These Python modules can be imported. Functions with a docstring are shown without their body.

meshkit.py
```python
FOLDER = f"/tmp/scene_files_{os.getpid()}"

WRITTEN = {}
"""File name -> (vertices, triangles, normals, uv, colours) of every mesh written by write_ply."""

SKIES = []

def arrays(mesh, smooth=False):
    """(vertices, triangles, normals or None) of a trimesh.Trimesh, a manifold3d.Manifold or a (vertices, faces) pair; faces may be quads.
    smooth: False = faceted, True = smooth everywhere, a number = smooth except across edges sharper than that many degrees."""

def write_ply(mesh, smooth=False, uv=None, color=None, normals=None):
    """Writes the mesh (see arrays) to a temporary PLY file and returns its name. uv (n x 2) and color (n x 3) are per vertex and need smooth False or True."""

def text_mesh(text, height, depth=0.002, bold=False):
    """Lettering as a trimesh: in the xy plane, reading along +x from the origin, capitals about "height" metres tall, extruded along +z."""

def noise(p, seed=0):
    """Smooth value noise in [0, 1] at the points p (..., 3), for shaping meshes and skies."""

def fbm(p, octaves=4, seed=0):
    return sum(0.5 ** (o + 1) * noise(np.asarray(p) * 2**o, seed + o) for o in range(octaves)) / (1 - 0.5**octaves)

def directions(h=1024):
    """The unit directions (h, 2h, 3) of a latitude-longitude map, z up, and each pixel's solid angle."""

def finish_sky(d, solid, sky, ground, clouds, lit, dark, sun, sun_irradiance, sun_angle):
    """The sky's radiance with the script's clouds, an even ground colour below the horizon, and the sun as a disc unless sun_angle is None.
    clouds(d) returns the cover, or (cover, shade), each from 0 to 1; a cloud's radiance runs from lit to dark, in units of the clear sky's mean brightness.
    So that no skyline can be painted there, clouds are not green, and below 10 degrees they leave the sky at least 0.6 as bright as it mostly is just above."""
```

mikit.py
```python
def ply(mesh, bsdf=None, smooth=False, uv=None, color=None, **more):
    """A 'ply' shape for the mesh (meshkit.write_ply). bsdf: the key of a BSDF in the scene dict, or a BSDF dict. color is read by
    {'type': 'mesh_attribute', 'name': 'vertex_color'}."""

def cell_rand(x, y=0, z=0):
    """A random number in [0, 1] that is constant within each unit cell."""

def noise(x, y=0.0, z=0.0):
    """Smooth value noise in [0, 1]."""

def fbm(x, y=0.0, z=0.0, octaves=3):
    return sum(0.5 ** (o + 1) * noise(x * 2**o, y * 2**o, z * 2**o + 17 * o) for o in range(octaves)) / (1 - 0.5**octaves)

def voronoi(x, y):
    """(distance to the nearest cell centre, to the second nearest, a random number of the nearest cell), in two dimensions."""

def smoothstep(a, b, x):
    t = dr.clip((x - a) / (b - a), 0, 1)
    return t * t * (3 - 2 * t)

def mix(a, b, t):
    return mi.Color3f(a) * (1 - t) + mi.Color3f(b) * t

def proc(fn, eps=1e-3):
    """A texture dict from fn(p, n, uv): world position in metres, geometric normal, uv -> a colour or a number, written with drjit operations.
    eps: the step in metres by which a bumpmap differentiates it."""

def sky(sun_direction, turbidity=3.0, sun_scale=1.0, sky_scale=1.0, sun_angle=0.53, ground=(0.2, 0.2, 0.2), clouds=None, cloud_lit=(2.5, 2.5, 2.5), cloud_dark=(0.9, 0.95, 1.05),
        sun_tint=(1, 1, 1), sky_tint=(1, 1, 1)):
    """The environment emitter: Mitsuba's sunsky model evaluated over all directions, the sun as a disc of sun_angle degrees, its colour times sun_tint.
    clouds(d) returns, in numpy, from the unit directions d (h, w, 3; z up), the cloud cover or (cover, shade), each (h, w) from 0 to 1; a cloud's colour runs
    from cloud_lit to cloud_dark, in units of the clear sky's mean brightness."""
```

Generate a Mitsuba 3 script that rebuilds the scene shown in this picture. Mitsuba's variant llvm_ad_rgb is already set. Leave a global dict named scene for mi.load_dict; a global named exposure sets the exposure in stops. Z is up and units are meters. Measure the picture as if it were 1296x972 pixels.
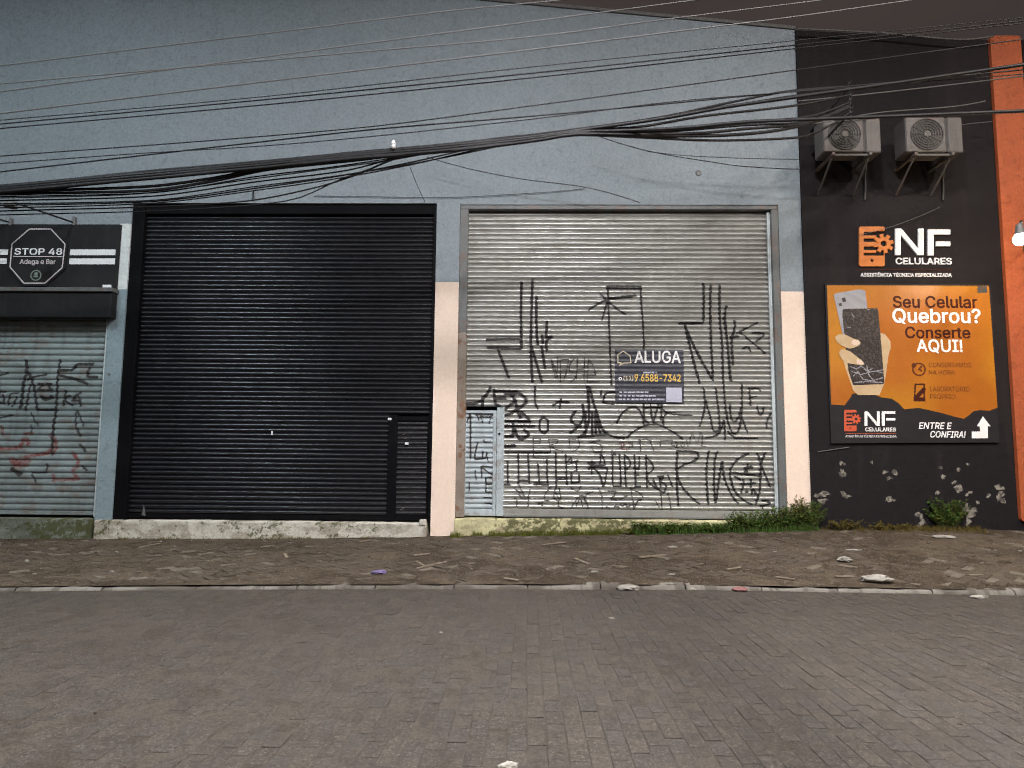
import math
import random

import drjit as dr
import mitsuba as mi
import numpy as np
import shapely
import shapely.geometry as sg
import shapely.ops as so
import trimesh

import meshkit
import mikit
from mikit import cell_rand, fbm, mix, noise, proc, smoothstep, voronoi

T = mi.ScalarTransform4f
R = np.random.default_rng(48)
rnd = random.Random(48)
scene, labels = {}, {}

# ------------------------------------------------------------------ camera, sky, lamps, exposure
EYE = np.array([0.0, 0.0, 1.3])
FOCAL, PITCH, ROLL, YAW = 936.0, 0.1082, 0.00886, 0.0223
_f = np.array([0, math.cos(PITCH), math.sin(PITCH)])
_u0, _r0 = np.array([0, -math.sin(PITCH), math.cos(PITCH)]), np.array([1.0, 0, 0])
_u, _r = math.cos(ROLL) * _u0 - math.sin(ROLL) * _r0, math.cos(ROLL) * _r0 + math.sin(ROLL) * _u0
_Z = np.array([[math.cos(YAW), -math.sin(YAW), 0], [math.sin(YAW), math.cos(YAW), 0], [0, 0, 1]])
FWD, UP, RIGHT = _Z @ _f, _Z @ _u, _Z @ _r
scene["camera"] = {"type": "perspective", "fov_axis": "x", "fov": 2 * math.degrees(math.atan(648 / FOCAL)), "near_clip": 0.05, "far_clip": 500.0,
                   "to_world": T().look_at(origin=EYE.tolist(), target=(EYE + FWD).tolist(), up=UP.tolist())}
scene["sky"] = mikit.sky((0.3, -0.9, 0.12), turbidity=5, sun_scale=0.0, sky_scale=0.8, ground=(0.1, 0.1, 0.1), clouds=lambda d: (1.0, meshkit.fbm(d * [3.0, 3.0, 7.0], 4, 3)),
                         cloud_lit=(1.75, 1.38, 1.22), cloud_dark=(0.75, 0.6, 0.62))
exposure = 0.0
COOL, NEUTRAL, WARM, FLOOD = np.array((2500, 3050, 3250)), np.array((3700, 3600, 3650)), np.array((4600, 4000, 3500)), (235, 185, 115)   # radiance of the lamps
LAMPS = [((-7.6, 4.6, 9.9), COOL * 0.065, "cool white street lamp on a kerbside pole beyond the left edge"), ((8.2, 4.4, 9.2), WARM * 0.07, "warm white street lamp on a kerbside pole beyond the right edge"),
         ((1.2, 2.6, 9.9), NEUTRAL * 0.175, "forward white lamp head of the pole beside the viewer"), ((1.2, -3.6, 9.6), NEUTRAL * 0.25, "rear white lamp head of the pole behind the viewer"), ((5.0, -4.5, 8.4), NEUTRAL * 0.085, "white street lamp across the street behind the viewer")]

W = 11.0          # the facade's plane y = W


def ray(px, py):
    return (px - 648) * RIGHT + (486 - py) * UP + FOCAL * FWD


def at(px, py, Y=W):
    """A reading of the photograph as (x, z) on the upright plane y = Y: how the facade was measured."""
    d = ray(px, py)
    return EYE[0] + d[0] / d[1] * Y, EYE[2] + d[2] / d[1] * Y


def gx(px, py, z=0.0):
    d = ray(px, py)
    t = (z - EYE[2]) / d[2]
    return d[0] * t, d[1] * t


# ------------------------------------------------------------------ helpers
def add(key, mesh, bsdf, smooth=False, label=None, cat=None, group=None, kind=None, **more):
    base, n = key, 0
    while key in scene:
        n += 1
        key = f"{base}_{n:03d}"
    scene[key] = mikit.ply(mesh, bsdf, smooth=smooth, **more)
    tag(key, label, cat, group, kind)
    return key


def tag(key, label=None, cat=None, group=None, kind=None):
    d = {k: v for k, v in (("label", label), ("category", cat), ("group", group), ("kind", kind)) if v}
    if d:
        labels.setdefault(key, {}).update(d)
    return key


def box(x0, x1, y0, y1, z0, z1, bev=0.0):
    m = trimesh.creation.box((x1 - x0, y1 - y0, z1 - z0))
    if bev:
        import manifold3d as m3
        pts = []
        for sx in (0, 1):
            for sy in (0, 1):
                for sz in (0, 1):
                    c = np.array([(x0, x1)[sx], (y0, y1)[sy], (z0, z1)[sz]])
                    s = np.array([1 - 2 * sx, 1 - 2 * sy, 1 - 2 * sz]) * bev
                    for k in range(3):
                        q = c + s
                        q[k] = c[k]
                        pts.append(q)
        return trimesh.Trimesh(np.array(pts)).convex_hull
    m.apply_translation(((x0 + x1) / 2, (y0 + y1) / 2, (z0 + z1) / 2))
    return m


def cat_(ms):
    return trimesh.util.concatenate(ms)


def slab(poly, yf, t):
    """A shapely shape in (x, z) as a slab with its front at y = yf and its back at yf + t."""
    ms = []
    for g in getattr(poly, "geoms", [poly]):
        if g.is_empty or g.area < 1e-7 or not hasattr(g, "exterior"):
            continue
        m = trimesh.creation.extrude_polygon(g, t, engine="earcut")
        v = m.vertices
        ms.append(trimesh.Trimesh(np.c_[v[:, 0], yf + v[:, 2], v[:, 1]], m.faces[:, ::-1], process=False))
    return cat_(ms)


def quadpx(pts, Y=W):
    return sg.Polygon([at(x, y, Y) for x, y in pts])


def tube(pts, rad, sides=6, caps=True):
    p = np.asarray(pts, float)
    rad = np.broadcast_to(rad, (len(p),))
    t = np.gradient(p, axis=0)
    t /= np.linalg.norm(t, axis=1, keepdims=True) + 1e-12
    ref = np.array([0.0, 0, 1]) if abs(t[:, 2]).mean() < 0.8 else np.array([0, 1.0, 0])
    a = np.cross(t, ref)
    a /= np.linalg.norm(a, axis=1, keepdims=True) + 1e-12
    b = np.cross(t, a)
    an = np.arange(sides) * 2 * np.pi / sides
    v = (p[:, None] + rad[:, None, None] * (np.cos(an)[None, :, None] * a[:, None] + np.sin(an)[None, :, None] * b[:, None])).reshape(-1, 3)
    f = []
    for i in range(len(p) - 1):
        for j in range(sides):
            q = [i * sides + j, i * sides + (j + 1) % sides, (i + 1) * sides + (j + 1) % sides, (i + 1) * sides + j]
            f += [[q[0], q[2], q[1]], [q[0], q[3], q[2]]]
    if caps:
        for j in range(1, sides - 1):
            f += [[0, j, j + 1], [(len(p) - 1) * sides, (len(p) - 1) * sides + j + 1, (len(p) - 1) * sides + j]]
    m = trimesh.Trimesh(v, f, process=False)
    return m


def spline(pts, n=60):
    """Catmull-Rom through the points."""
    p = np.asarray(pts, float)
    if len(p) == 2:
        return p[0] + (p[1] - p[0]) * np.linspace(0, 1, n)[:, None]
    from scipy.interpolate import PchipInterpolator
    s = np.r_[0, np.cumsum(np.linalg.norm(np.diff(p, axis=0), axis=1))]
    return PchipInterpolator(s, p)(np.linspace(0, s[-1], n))


def text(key, s, x0, y0, x1, y1, Y, depth, bsdf, bold=True, slant=0.0, label=None, W0=None):
    """Lettering fitted to the box that the word fills on the plane y = Y."""
    m = meshkit.text_mesh(s, 1.0, 0.01, bold)
    (ax, az), (bx, bz) = at(x0, (y0 + y1) / 2, Y), at(x1, (y0 + y1) / 2, Y)
    zt, zb = at((x0 + x1) / 2, y0, Y)[1], at((x0 + x1) / 2, y1, Y)[1]
    v = m.vertices.copy()
    lo, hi = v.min(0), v.max(0)
    t = (v - lo) / (hi - lo)
    x = ax + t[:, 0] * (bx - ax)
    z = zb + t[:, 1] * (zt - zb)
    x = x + slant * (z - zb)
    y = Y - t[:, 2] * depth
    return add(key, trimesh.Trimesh(np.c_[x, y, z], m.faces, process=False), bsdf, label=label)


# ------------------------------------------------------------------ materials
def mat(name, base, rough=0.8, spec=0.3, bump=None, bs=0.002, metallic=0.0, eps=1e-3, clearcoat=0.0):
    col = {"type": "rgb", "value": list(base)} if isinstance(base, (tuple, list)) else proc(base)
    b = {"type": "principled", "base_color": col, "roughness": rough if not callable(rough) else proc(rough), "specular": spec, "metallic": metallic, "clearcoat": clearcoat}
    if bump is not None:
        b = {"type": "bumpmap", "arbitrary": proc(bump, eps), "scale": bs, "bsdf": b}
    scene[name] = {"type": "twosided", "bsdf": b}


def plaster(col, dirt, amount=0.35, pits=0.5):
    def fn(p, n, uv):
        a = fbm(p.x * 0.9, p.z * 0.9, p.y * 0.9, 4)
        s = noise(p.x * 45, p.z * 45, p.y * 45)
        st = fbm(p.x * 7, p.z * 0.5, 3.0, 3)
        c = mix(col, dirt, smoothstep(0.45, 0.8, a) * amount)
        c = mix(c, dirt, smoothstep(0.56, 0.75, st) * amount * 0.7)
        pock = smoothstep(0.80, 0.87, noise(p.x * 19, p.z * 19, 5.0))
        c = mix(c, [x * 0.7 for x in col], pock * pits)
        if pits < 0.2:
            return c * (0.95 + 0.1 * s)
        return c * (0.88 + 0.24 * s)
    return fn


def stucco(p, n, uv):
    return fbm(p.x * 60, p.z * 60, p.y * 60, 3) + 0.8 * fbm(p.x * 9, p.z * 9, p.y * 9, 2)


mat("grey_paint", plaster((0.22, 0.254, 0.275), (0.185, 0.213, 0.232), 0.12, 0.35), 0.75, 0.3, stucco, 0.0045)
mat("peach_paint", plaster((0.74, 0.6, 0.49), (0.5, 0.38, 0.3), 0.2, 0.1), 0.7, 0.3, stucco, 0.004)
mat("blue_paint", plaster((0.205, 0.27, 0.295), (0.2, 0.27, 0.28), 0.3), 0.7, 0.3, stucco, 0.004)
mat("white_paint", plaster((0.56, 0.6, 0.59), (0.5, 0.5, 0.47), 0.25), 0.7, 0.3, stucco, 0.003)
mat("black_paint", plaster((0.0125, 0.0102, 0.0112), (0.022, 0.018, 0.018), 0.5), 0.75, 0.15, stucco, 0.006)
mat("orange_paint", plaster((0.36, 0.085, 0.03), (0.26, 0.065, 0.03), 0.35), 0.6, 0.3, stucco, 0.003)


def worn(col, dirt, rust=0.0, amount=0.5):
    def fn(p, n, uv):
        a = fbm(p.x * 2.2, p.z * 3.0, 1.0, 4)
        s = fbm(p.x * 14, p.z * 2.2, 4.0, 3)
        c = mix(col, dirt, smoothstep(0.4, 0.75, a) * amount)
        c = mix(c, dirt, smoothstep(0.55, 0.72, s) * amount * 0.8)
        if rust:
            r = smoothstep(0.6, 0.72, fbm(p.x * 9, p.z * 9, 8.0, 4))
            c = mix(c, (0.16, 0.075, 0.04), r * rust)
        return c * (0.9 + 0.2 * noise(p.x * 70, p.z * 70, p.y * 70))
    return fn


def plinth(col, dirt, moss_z):
    def fn(p, n, uv):
        a = fbm(p.x * 5, p.z * 9, p.y * 5, 4)
        b = fbm(p.x * 13, p.z * 17, 2.0, 3)
        c = mix(col, dirt, smoothstep(0.42, 0.62, a) * 0.75)
        c = mix(c, (0.06, 0.064, 0.02), smoothstep(0.5, 0.72, b + 0.35 * (noise(p.x * 48, p.z * 48, 6.0) - 0.5) + moss_z * (fbm(p.x * 0.9, 7.0, 0.0, 2) - 0.52)) * 0.8)
        return c * (0.8 + 0.4 * noise(p.x * 60, p.z * 60, p.y * 60))
    return fn


mat("plinth_pale", plinth((0.47, 0.45, 0.38), (0.25, 0.22, 0.17), 0.5), 0.85, 0.2, stucco, 0.008)
mat("plinth_yellow", plinth((0.5, 0.47, 0.27), (0.28, 0.24, 0.15), 0.9), 0.85, 0.2, stucco, 0.008)
mat("plinth_mossy", plinth((0.17, 0.19, 0.16), (0.08, 0.085, 0.06), 1.6), 0.9, 0.2, stucco, 0.01)
mat("concrete", worn((0.185, 0.172, 0.15), (0.08, 0.071, 0.058), 0, 0.95), 0.9, 0.2, stucco, 0.012)


def sheet_wave(p, n, uv):
    return fbm(p.x * 4.0, p.z * 14, p.y * 3, 3) + 0.25 * noise(p.x * 23, p.z * 40, 1.0)


mat("slat_black", worn((0.0045, 0.0045, 0.007), (0.008, 0.008, 0.0105), 0, 0.6), 0.31, 0.85, sheet_wave, 0.005)
mat("slat_grey", worn((0.41, 0.41, 0.385), (0.32, 0.315, 0.285), 0.1, 0.4), 0.33, 0.5, sheet_wave, 0.006, metallic=0.55)
mat("slat_teal", worn((0.2, 0.245, 0.245), (0.12, 0.14, 0.135), 0.3, 0.6), 0.5, 0.4, sheet_wave, 0.006)
mat("door_white", worn((0.36, 0.41, 0.43), (0.25, 0.28, 0.285), 0.35, 0.55), 0.5, 0.4, sheet_wave, 0.004)
mat("frame_grey", worn((0.115, 0.122, 0.12), (0.08, 0.08, 0.075), 0.35, 0.5), 0.5, 0.4)
mat("frame_rust", worn((0.24, 0.2, 0.165), (0.15, 0.115, 0.085), 0.9, 0.6), 0.6, 0.3)
mat("frame_black", worn((0.0035, 0.0035, 0.0045), (0.006, 0.006, 0.0065), 0, 0.5), 0.6, 0.06)
mat("rail_pale", worn((0.5, 0.55, 0.55), (0.33, 0.36, 0.36), 0.2, 0.4), 0.5, 0.4)
mat("steel", (0.55, 0.55, 0.54), 0.35, 0.5, metallic=0.7)
mat("rubber", (0.012, 0.0115, 0.0125), 0.55, 0.4)
mat("cable_pale", (0.115, 0.11, 0.105), 0.6, 0.3)
mat("tag_ink", lambda p, n, uv: mix((0.028, 0.027, 0.027), (0.085, 0.082, 0.078), smoothstep(0.52, 0.78, noise(p.x * 85, p.z * 85, 2.0)) * 0.4 + 0.12 * smoothstep(0.5, 0.7, fbm(p.x * 6, p.z * 6, 1.0, 3))), 0.6, 0.2)
mat("tag_faint", lambda p, n, uv: mix((0.035, 0.033, 0.032), (0.13, 0.125, 0.115), smoothstep(0.35, 0.65, noise(p.x * 60, p.z * 60, 2.0))), 0.6, 0.3)
mat("tag_red", lambda p, n, uv: mix((0.15, 0.055, 0.05), (0.17, 0.12, 0.115), smoothstep(0.35, 0.65, noise(p.x * 40, p.z * 40, 2.0))), 0.6, 0.3)
mat("sign_black", worn((0.016, 0.016, 0.017), (0.022, 0.023, 0.023), 0, 0.6), 0.6, 0.15)
mat("sign_white", (0.68, 0.69, 0.7), 0.5, 0.4)
mat("sign_pinkish", (0.5, 0.45, 0.46), 0.5, 0.4)
mat("sign_green", (0.16, 0.2, 0.17), 0.5, 0.4)
mat("print_orange", lambda p, n, uv: mix((0.42, 0.165, 0.0125), (0.35, 0.105, 0.01), smoothstep(0.35, 0.7, fbm(p.x * 1.1 + 3, p.z * 0.9, 0.0, 2))) * (0.93 + 0.14 * noise(p.x * 90, p.z * 90, 0.0)), 0.4, 0.4, lambda p, n, uv: fbm(p.x * 3, p.z * 2, 1.0, 2), 0.012)
mat("print_black", lambda p, n, uv: mix((0.018, 0.016, 0.017), (0.024, 0.021, 0.022), fbm(p.x * 9, p.z * 9, 0.0, 3)), 0.6, 0.15)
mat("print_maroon", (0.05, 0.011, 0.007), 0.6, 0.12)
mat("print_brown", (0.1, 0.027, 0.01), 0.6, 0.12)
mat("print_white", (0.78, 0.76, 0.75), 0.45, 0.4)
mat("print_red", (0.5, 0.085, 0.035), 0.45, 0.4)
mat("print_silver", lambda p, n, uv: mix((0.33, 0.33, 0.35), (0.22, 0.22, 0.24), fbm(p.x * 8 + p.z * 14, p.z * 3, 0.0, 2)), 0.45, 0.4)
mat("print_phone", lambda p, n, uv: mix((0.03, 0.022, 0.02), (0.06, 0.05, 0.046), smoothstep(0.45, 0.7, noise(p.x * 60, p.z * 60, 0.0))), 0.4, 0.4)
mat("print_skin", lambda p, n, uv: mix((0.5, 0.37, 0.22), (0.42, 0.29, 0.16), fbm(p.x * 14, p.z * 14, 0.0, 2)), 0.5, 0.4)
mat("print_nail", (0.6, 0.47, 0.38), 0.45, 0.4)
mat("print_yellow", (0.7, 0.45, 0.09), 0.45, 0.4)
mat("print_cream", (0.6, 0.52, 0.38), 0.45, 0.4)
mat("print_pale", (0.42, 0.42, 0.5), 0.45, 0.4)
mat("banner_navy", lambda p, n, uv: mix((0.025, 0.026, 0.038), (0.035, 0.035, 0.045), noise(p.x * 30, p.z * 30, 0.0)), 0.4, 0.45, lambda p, n, uv: 0.5 + 0.5 * dr.sin(p.z * 84.0) + 0.6 * noise(p.x * 3, p.z * 20, 1.0), 0.0035)
mat("acrylic_white", (0.7, 0.71, 0.72), 0.3, 0.5)
mat("acrylic_orange", (0.5, 0.17, 0.05), 0.22, 0.6)
mat("ac_case", worn((0.082, 0.075, 0.071), (0.055, 0.05, 0.046), 0.2, 0.6), 0.5, 0.4)
mat("ac_dark", (0.05, 0.048, 0.045), 0.6, 0.3)
mat("bare_plaster", lambda p, n, uv: mix((0.24, 0.22, 0.185), (0.08, 0.07, 0.062), smoothstep(0.35, 0.65, fbm(p.x * 26, p.z * 26, 0.0, 3))), 0.9, 0.2, stucco, 0.006)
mat("lamp_body", (0.12, 0.12, 0.12), 0.5, 0.4)
mat("paper", lambda p, n, uv: mix((0.33, 0.315, 0.28), (0.18, 0.165, 0.14), fbm(p.x * 30, p.y * 30, 0.0, 2)), 0.8, 0.2)
mat("wrapper_purple", (0.14, 0.11, 0.22), 0.4, 0.4)
mat("wrapper_red", (0.2, 0.085, 0.08), 0.5, 0.4)
mat("wood", lambda p, n, uv: mix((0.2, 0.165, 0.125), (0.12, 0.095, 0.07), fbm(p.x * 30, p.y * 30, 0.0, 2)), 0.8, 0.2)
mat("stem", (0.07, 0.07, 0.025), 0.7, 0.3)
for nm, c in (("leaf", (0.07, 0.125, 0.03)), ("leaf_dry", (0.13, 0.1, 0.03)), ("leaf_yellow", (0.115, 0.125, 0.025))):
    scene[nm] = {"type": "principledthin", "base_color": {"type": "rgb", "value": list(c)}, "roughness": 0.6, "diff_trans": 0.6, "spec_trans": 0.0}


def paver_fn(col):
    def fn(p, n, uv):
        a = fbm(p.x * 16, p.y * 16, p.z * 16, 4)
        sp = smoothstep(0.72, 0.82, noise(p.x * 130, p.y * 130, p.z * 130))
        st = smoothstep(0.55, 0.75, fbm(p.x * 1.3, p.y * 1.3, 9.0, 4))
        c = mix(col, [x * 0.72 for x in col], a)
        c = mix(c, [x * 0.75 for x in col], st * 0.55)
        c = mix(c, [x * 2.2 for x in col], sp * 0.5)
        return c * (0.78 + 0.44 * noise(p.x * 75, p.y * 75, p.z * 75))
    return fn


def grit(p, n, uv):
    return fbm(p.x * 70, p.y * 70, p.z * 70, 3) + 0.7 * fbm(p.x * 14, p.y * 14, p.z * 14, 2)


PAVER = []
for i, c in enumerate([(0.052, 0.0445, 0.0365), (0.048, 0.041, 0.034), (0.055, 0.0465, 0.0385), (0.05, 0.0435, 0.0375)]):
    mat(f"paver_{i}", paver_fn(c), 0.85, 0.25, grit, 0.008)
    PAVER.append(f"paver_{i}")
mat("joint_sand", lambda p, n, uv: mix((0.043, 0.0365, 0.0295), (0.055, 0.047, 0.0385), smoothstep(0.35, 0.6, fbm(p.x * 5, p.y * 5, 0.0, 4))) * (0.7 + 0.6 * noise(p.x * 110, p.y * 110, 0.0)), 0.95, 0.1, grit, 0.008)


def dirt_fn(p, n, uv):
    a = fbm(p.x * 1.5, p.y * 2.2, 0.0, 4)
    b = fbm(p.x * 11, p.y * 11, 3.0, 4)
    c = mix((0.046, 0.035, 0.0245), (0.076, 0.059, 0.042), smoothstep(0.35, 0.65, a))
    c = mix(c, (0.03, 0.0225, 0.016), smoothstep(0.5, 0.7, b) * 0.6)
    c = mix(c, (0.13, 0.11, 0.085), smoothstep(0.76, 0.83, noise(p.x * 60, p.y * 60, 1.0)) * 0.6)
    return c * (0.7 + 0.6 * noise(p.x * 95, p.y * 95, 0.0))


mat("dirt", dirt_fn, 0.95, 0.1, grit, 0.02)
WALKP = []
for i, c in enumerate([(0.078, 0.062, 0.047), (0.068, 0.054, 0.04), (0.125, 0.105, 0.082)]):
    mat(f"walk_paver_{i}", paver_fn(c), 0.9, 0.2, grit, 0.014)
    WALKP.append(f"walk_paver_{i}")

# ------------------------------------------------------------------ ground, street, kerb, pavement
KERB = np.array([(-30, 5.9), (-14, 6.75), (-8, 7.2), (-5.25, 7.44), (-2.97, 7.72), (-0.22, 7.97), (1.95, 8.07), (5.1, 7.98), (9, 7.85), (30, 7.5)])
BASE = np.array([(-30, 0.1), (-8, 0.14), (-4, 0.19), (-1.3, 0.25), (1.5, 0.325), (4.2, 0.42), (6.1, 0.435), (7.4, 0.41), (30, 0.4)])


def kerb_y(x):
    return np.interp(x, KERB[:, 0], KERB[:, 1])


def base_z(x):
    return np.interp(x, BASE[:, 0], BASE[:, 1])


def walk_z(x, y):
    s = np.clip((y - kerb_y(x)) / (W - kerb_y(x)), 0, 1.05)
    return 0.045 + (base_z(x) - 0.045) * s


def sheet(xs, ys, zf):
    X, Y = np.meshgrid(xs, ys, indexing="ij")
    Z = zf(X, Y)
    n, m = X.shape
    v = np.c_[X.ravel(), Y.ravel(), Z.ravel()]
    i, j = np.meshgrid(np.arange(n - 1), np.arange(m - 1), indexing="ij")
    a = (i * m + j).ravel()
    f = np.r_[np.c_[a, a + m, a + m + 1], np.c_[a, a + m + 1, a + 1]]
    return trimesh.Trimesh(v, f, process=False)


def nz(X, Y, k, seed=0, o=3):
    return meshkit.fbm(np.stack([X * k, Y * k, np.zeros_like(X)], -1), o, seed)


add("ground", sheet(np.linspace(-200, 200, 9), np.linspace(-200, 200, 9), lambda x, y: x * 0 - 0.12), "joint_sand", kind="structure", label="dark ground around the street")


def sand_z(X, Y):
    left = np.clip((0.6 - X) / 3.0, 0, 1)           # sand has washed over the joints on this side of the street
    return -0.0034 + 0.0022 * left + 0.0034 * (nz(X, Y, 2.3, 5) - 0.5) + 0.005 * (nz(X, Y, 12, 6) - 0.5)


fine = sheet(np.arange(-6.6, 6.6, 0.03), np.arange(2.6, 8.2, 0.03), sand_z)
far = [sheet(np.array(a), np.array(b), lambda x, y: x * 0 - 0.009) for a, b in
       (([-40, -6.6], np.linspace(-30, 8.2, 12)), ([6.57, 40], np.linspace(-30, 8.2, 12)), (np.linspace(-6.6, 6.57, 8), [-30, 2.6]))]
add("street", cat_([fine] + far), "joint_sand", smooth=True, kind="structure", label="grey block paved street with worn sand filled joints")

PW, PL, GAP = 0.094, 0.188, 0.004


def paver(cx, cy, z, w, l, ang=0.0, tilt=(0, 0), h=0.05, ch=0.003, slope=(0, 0), jit=0.0012):
    a, b = w / 2, l / 2
    top = np.array([(-a + ch, -b + ch), (a - ch, -b + ch), (a - ch, b - ch), (-a + ch, b - ch)])
    rim = np.array([(-a, -b), (a, -b), (a, b), (-a, b)])
    v = np.r_[np.c_[top, [0] * 4], np.c_[rim, [-ch] * 4], np.c_[rim, [-h] * 4]]
    v += R.normal(0, jit, v.shape) * [1, 1, 0.4]
    v[:, 2] += v[:, 0] * tilt[0] + v[:, 1] * tilt[1]
    c, s = math.cos(ang), math.sin(ang)
    x, y = cx + c * v[:, 0] - s * v[:, 1], cy + s * v[:, 0] + c * v[:, 1]
    v = np.c_[x, y, z + v[:, 2] + (x - cx) * slope[0] + (y - cy) * slope[1]]
    f = [[0, 1, 2], [0, 2, 3]]
    for o in (0, 4):
        for i in range(4):
            j = (i + 1) % 4
            f += [[o + 4 + i, o + 4 + j, o + j], [o + 4 + i, o + j, o + i]]
    return trimesh.Trimesh(v, f, process=False)


spots = []
for i in range(-75, 75):
    for j in range(-8, 48):
        x = (i + 0.5) * PW
        y = 2.2 + (j + 0.5 * (i % 2)) * PL + 0.03 * meshkit.noise(np.array([i * 0.9, 0, 0]), 3)
        if y + PL / 2 > kerb_y(x) - 0.02 or y < 1.5 or abs(x) > 0.78 * y + 0.6:
            continue
        spots.append((math.hypot(x, y) + (5 if abs(x) > 0.7 * y or y < 3.2 else 0), x + 0.004 * math.sin(y * 2.1), y))
spots.sort()
rest = [[] for _ in PAVER]
for k, (_, x, y) in enumerate(spots):
    m = paver(x, y, R.normal(-0.0005, 0.0013), PW - GAP, PL - GAP, R.normal(0, 0.005), R.normal(0, 0.006, 2))
    v = int(R.integers(len(PAVER)))
    if k < 300:
        add("street__paver", m, PAVER[v])
    else:
        rest[v].append(m)
for v, ms in enumerate(rest):
    add("street__far_pavers", cat_(ms), PAVER[v], kind="stuff")

# kerb of short worn concrete stones
x = -16.0
while x < 16:
    l = rnd.uniform(0.75, 1.05)
    n = max(2, int(l / 0.07))
    xs = np.linspace(x, x + l - 0.012, n)
    prof = np.array([(-0.03, -0.05), (-0.018, 0.012), (0.005, 0.036), (0.05, 0.046), (0.115, 0.05), (0.135, 0.0)])
    V = []
    for xx in xs:
        q = np.array([xx, 0.0])
        wear = meshkit.fbm(np.array([xx * 4.1, 0, 0]), 3, 4)
        wear2 = meshkit.fbm(np.array([xx * 1.1, 3, 0]), 2, 9)
        for a, b in prof:
            jj = R.normal(0, 0.003, 2)
            V.append((xx, kerb_y(xx) + a + jj[0] - 0.02 * (wear - 0.5), max(b, -0.05) * (0.45 + 0.8 * wear) * (0.6 + 0.8 * wear2) + (jj[1] if b > 0 else 0)))
    k = len(prof)
    F = []
    for i in range(n - 1):
        for j in range(k - 1):
            a = i * k + j
            F += [[a, a + k, a + k + 1], [a, a + k + 1, a + 1]]
    add("kerb__stone", trimesh.Trimesh(V, F, process=False), "concrete", smooth=40)
    x += l
tag("kerb", label="low broken concrete kerb line between street and pavement", kind="structure")

# pavement: dirt with half buried blocks
def dirt_z(X, Y):
    d = nz(X, Y, 1.6, 21) - 0.5
    e = nz(X, Y, 7.5, 22) - 0.5
    edge = np.clip((Y - kerb_y(X)) / 0.2, 0, 1)
    return walk_z(X, Y) + (0.022 * d + 0.012 * e + 0.004) * edge - 0.004


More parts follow.
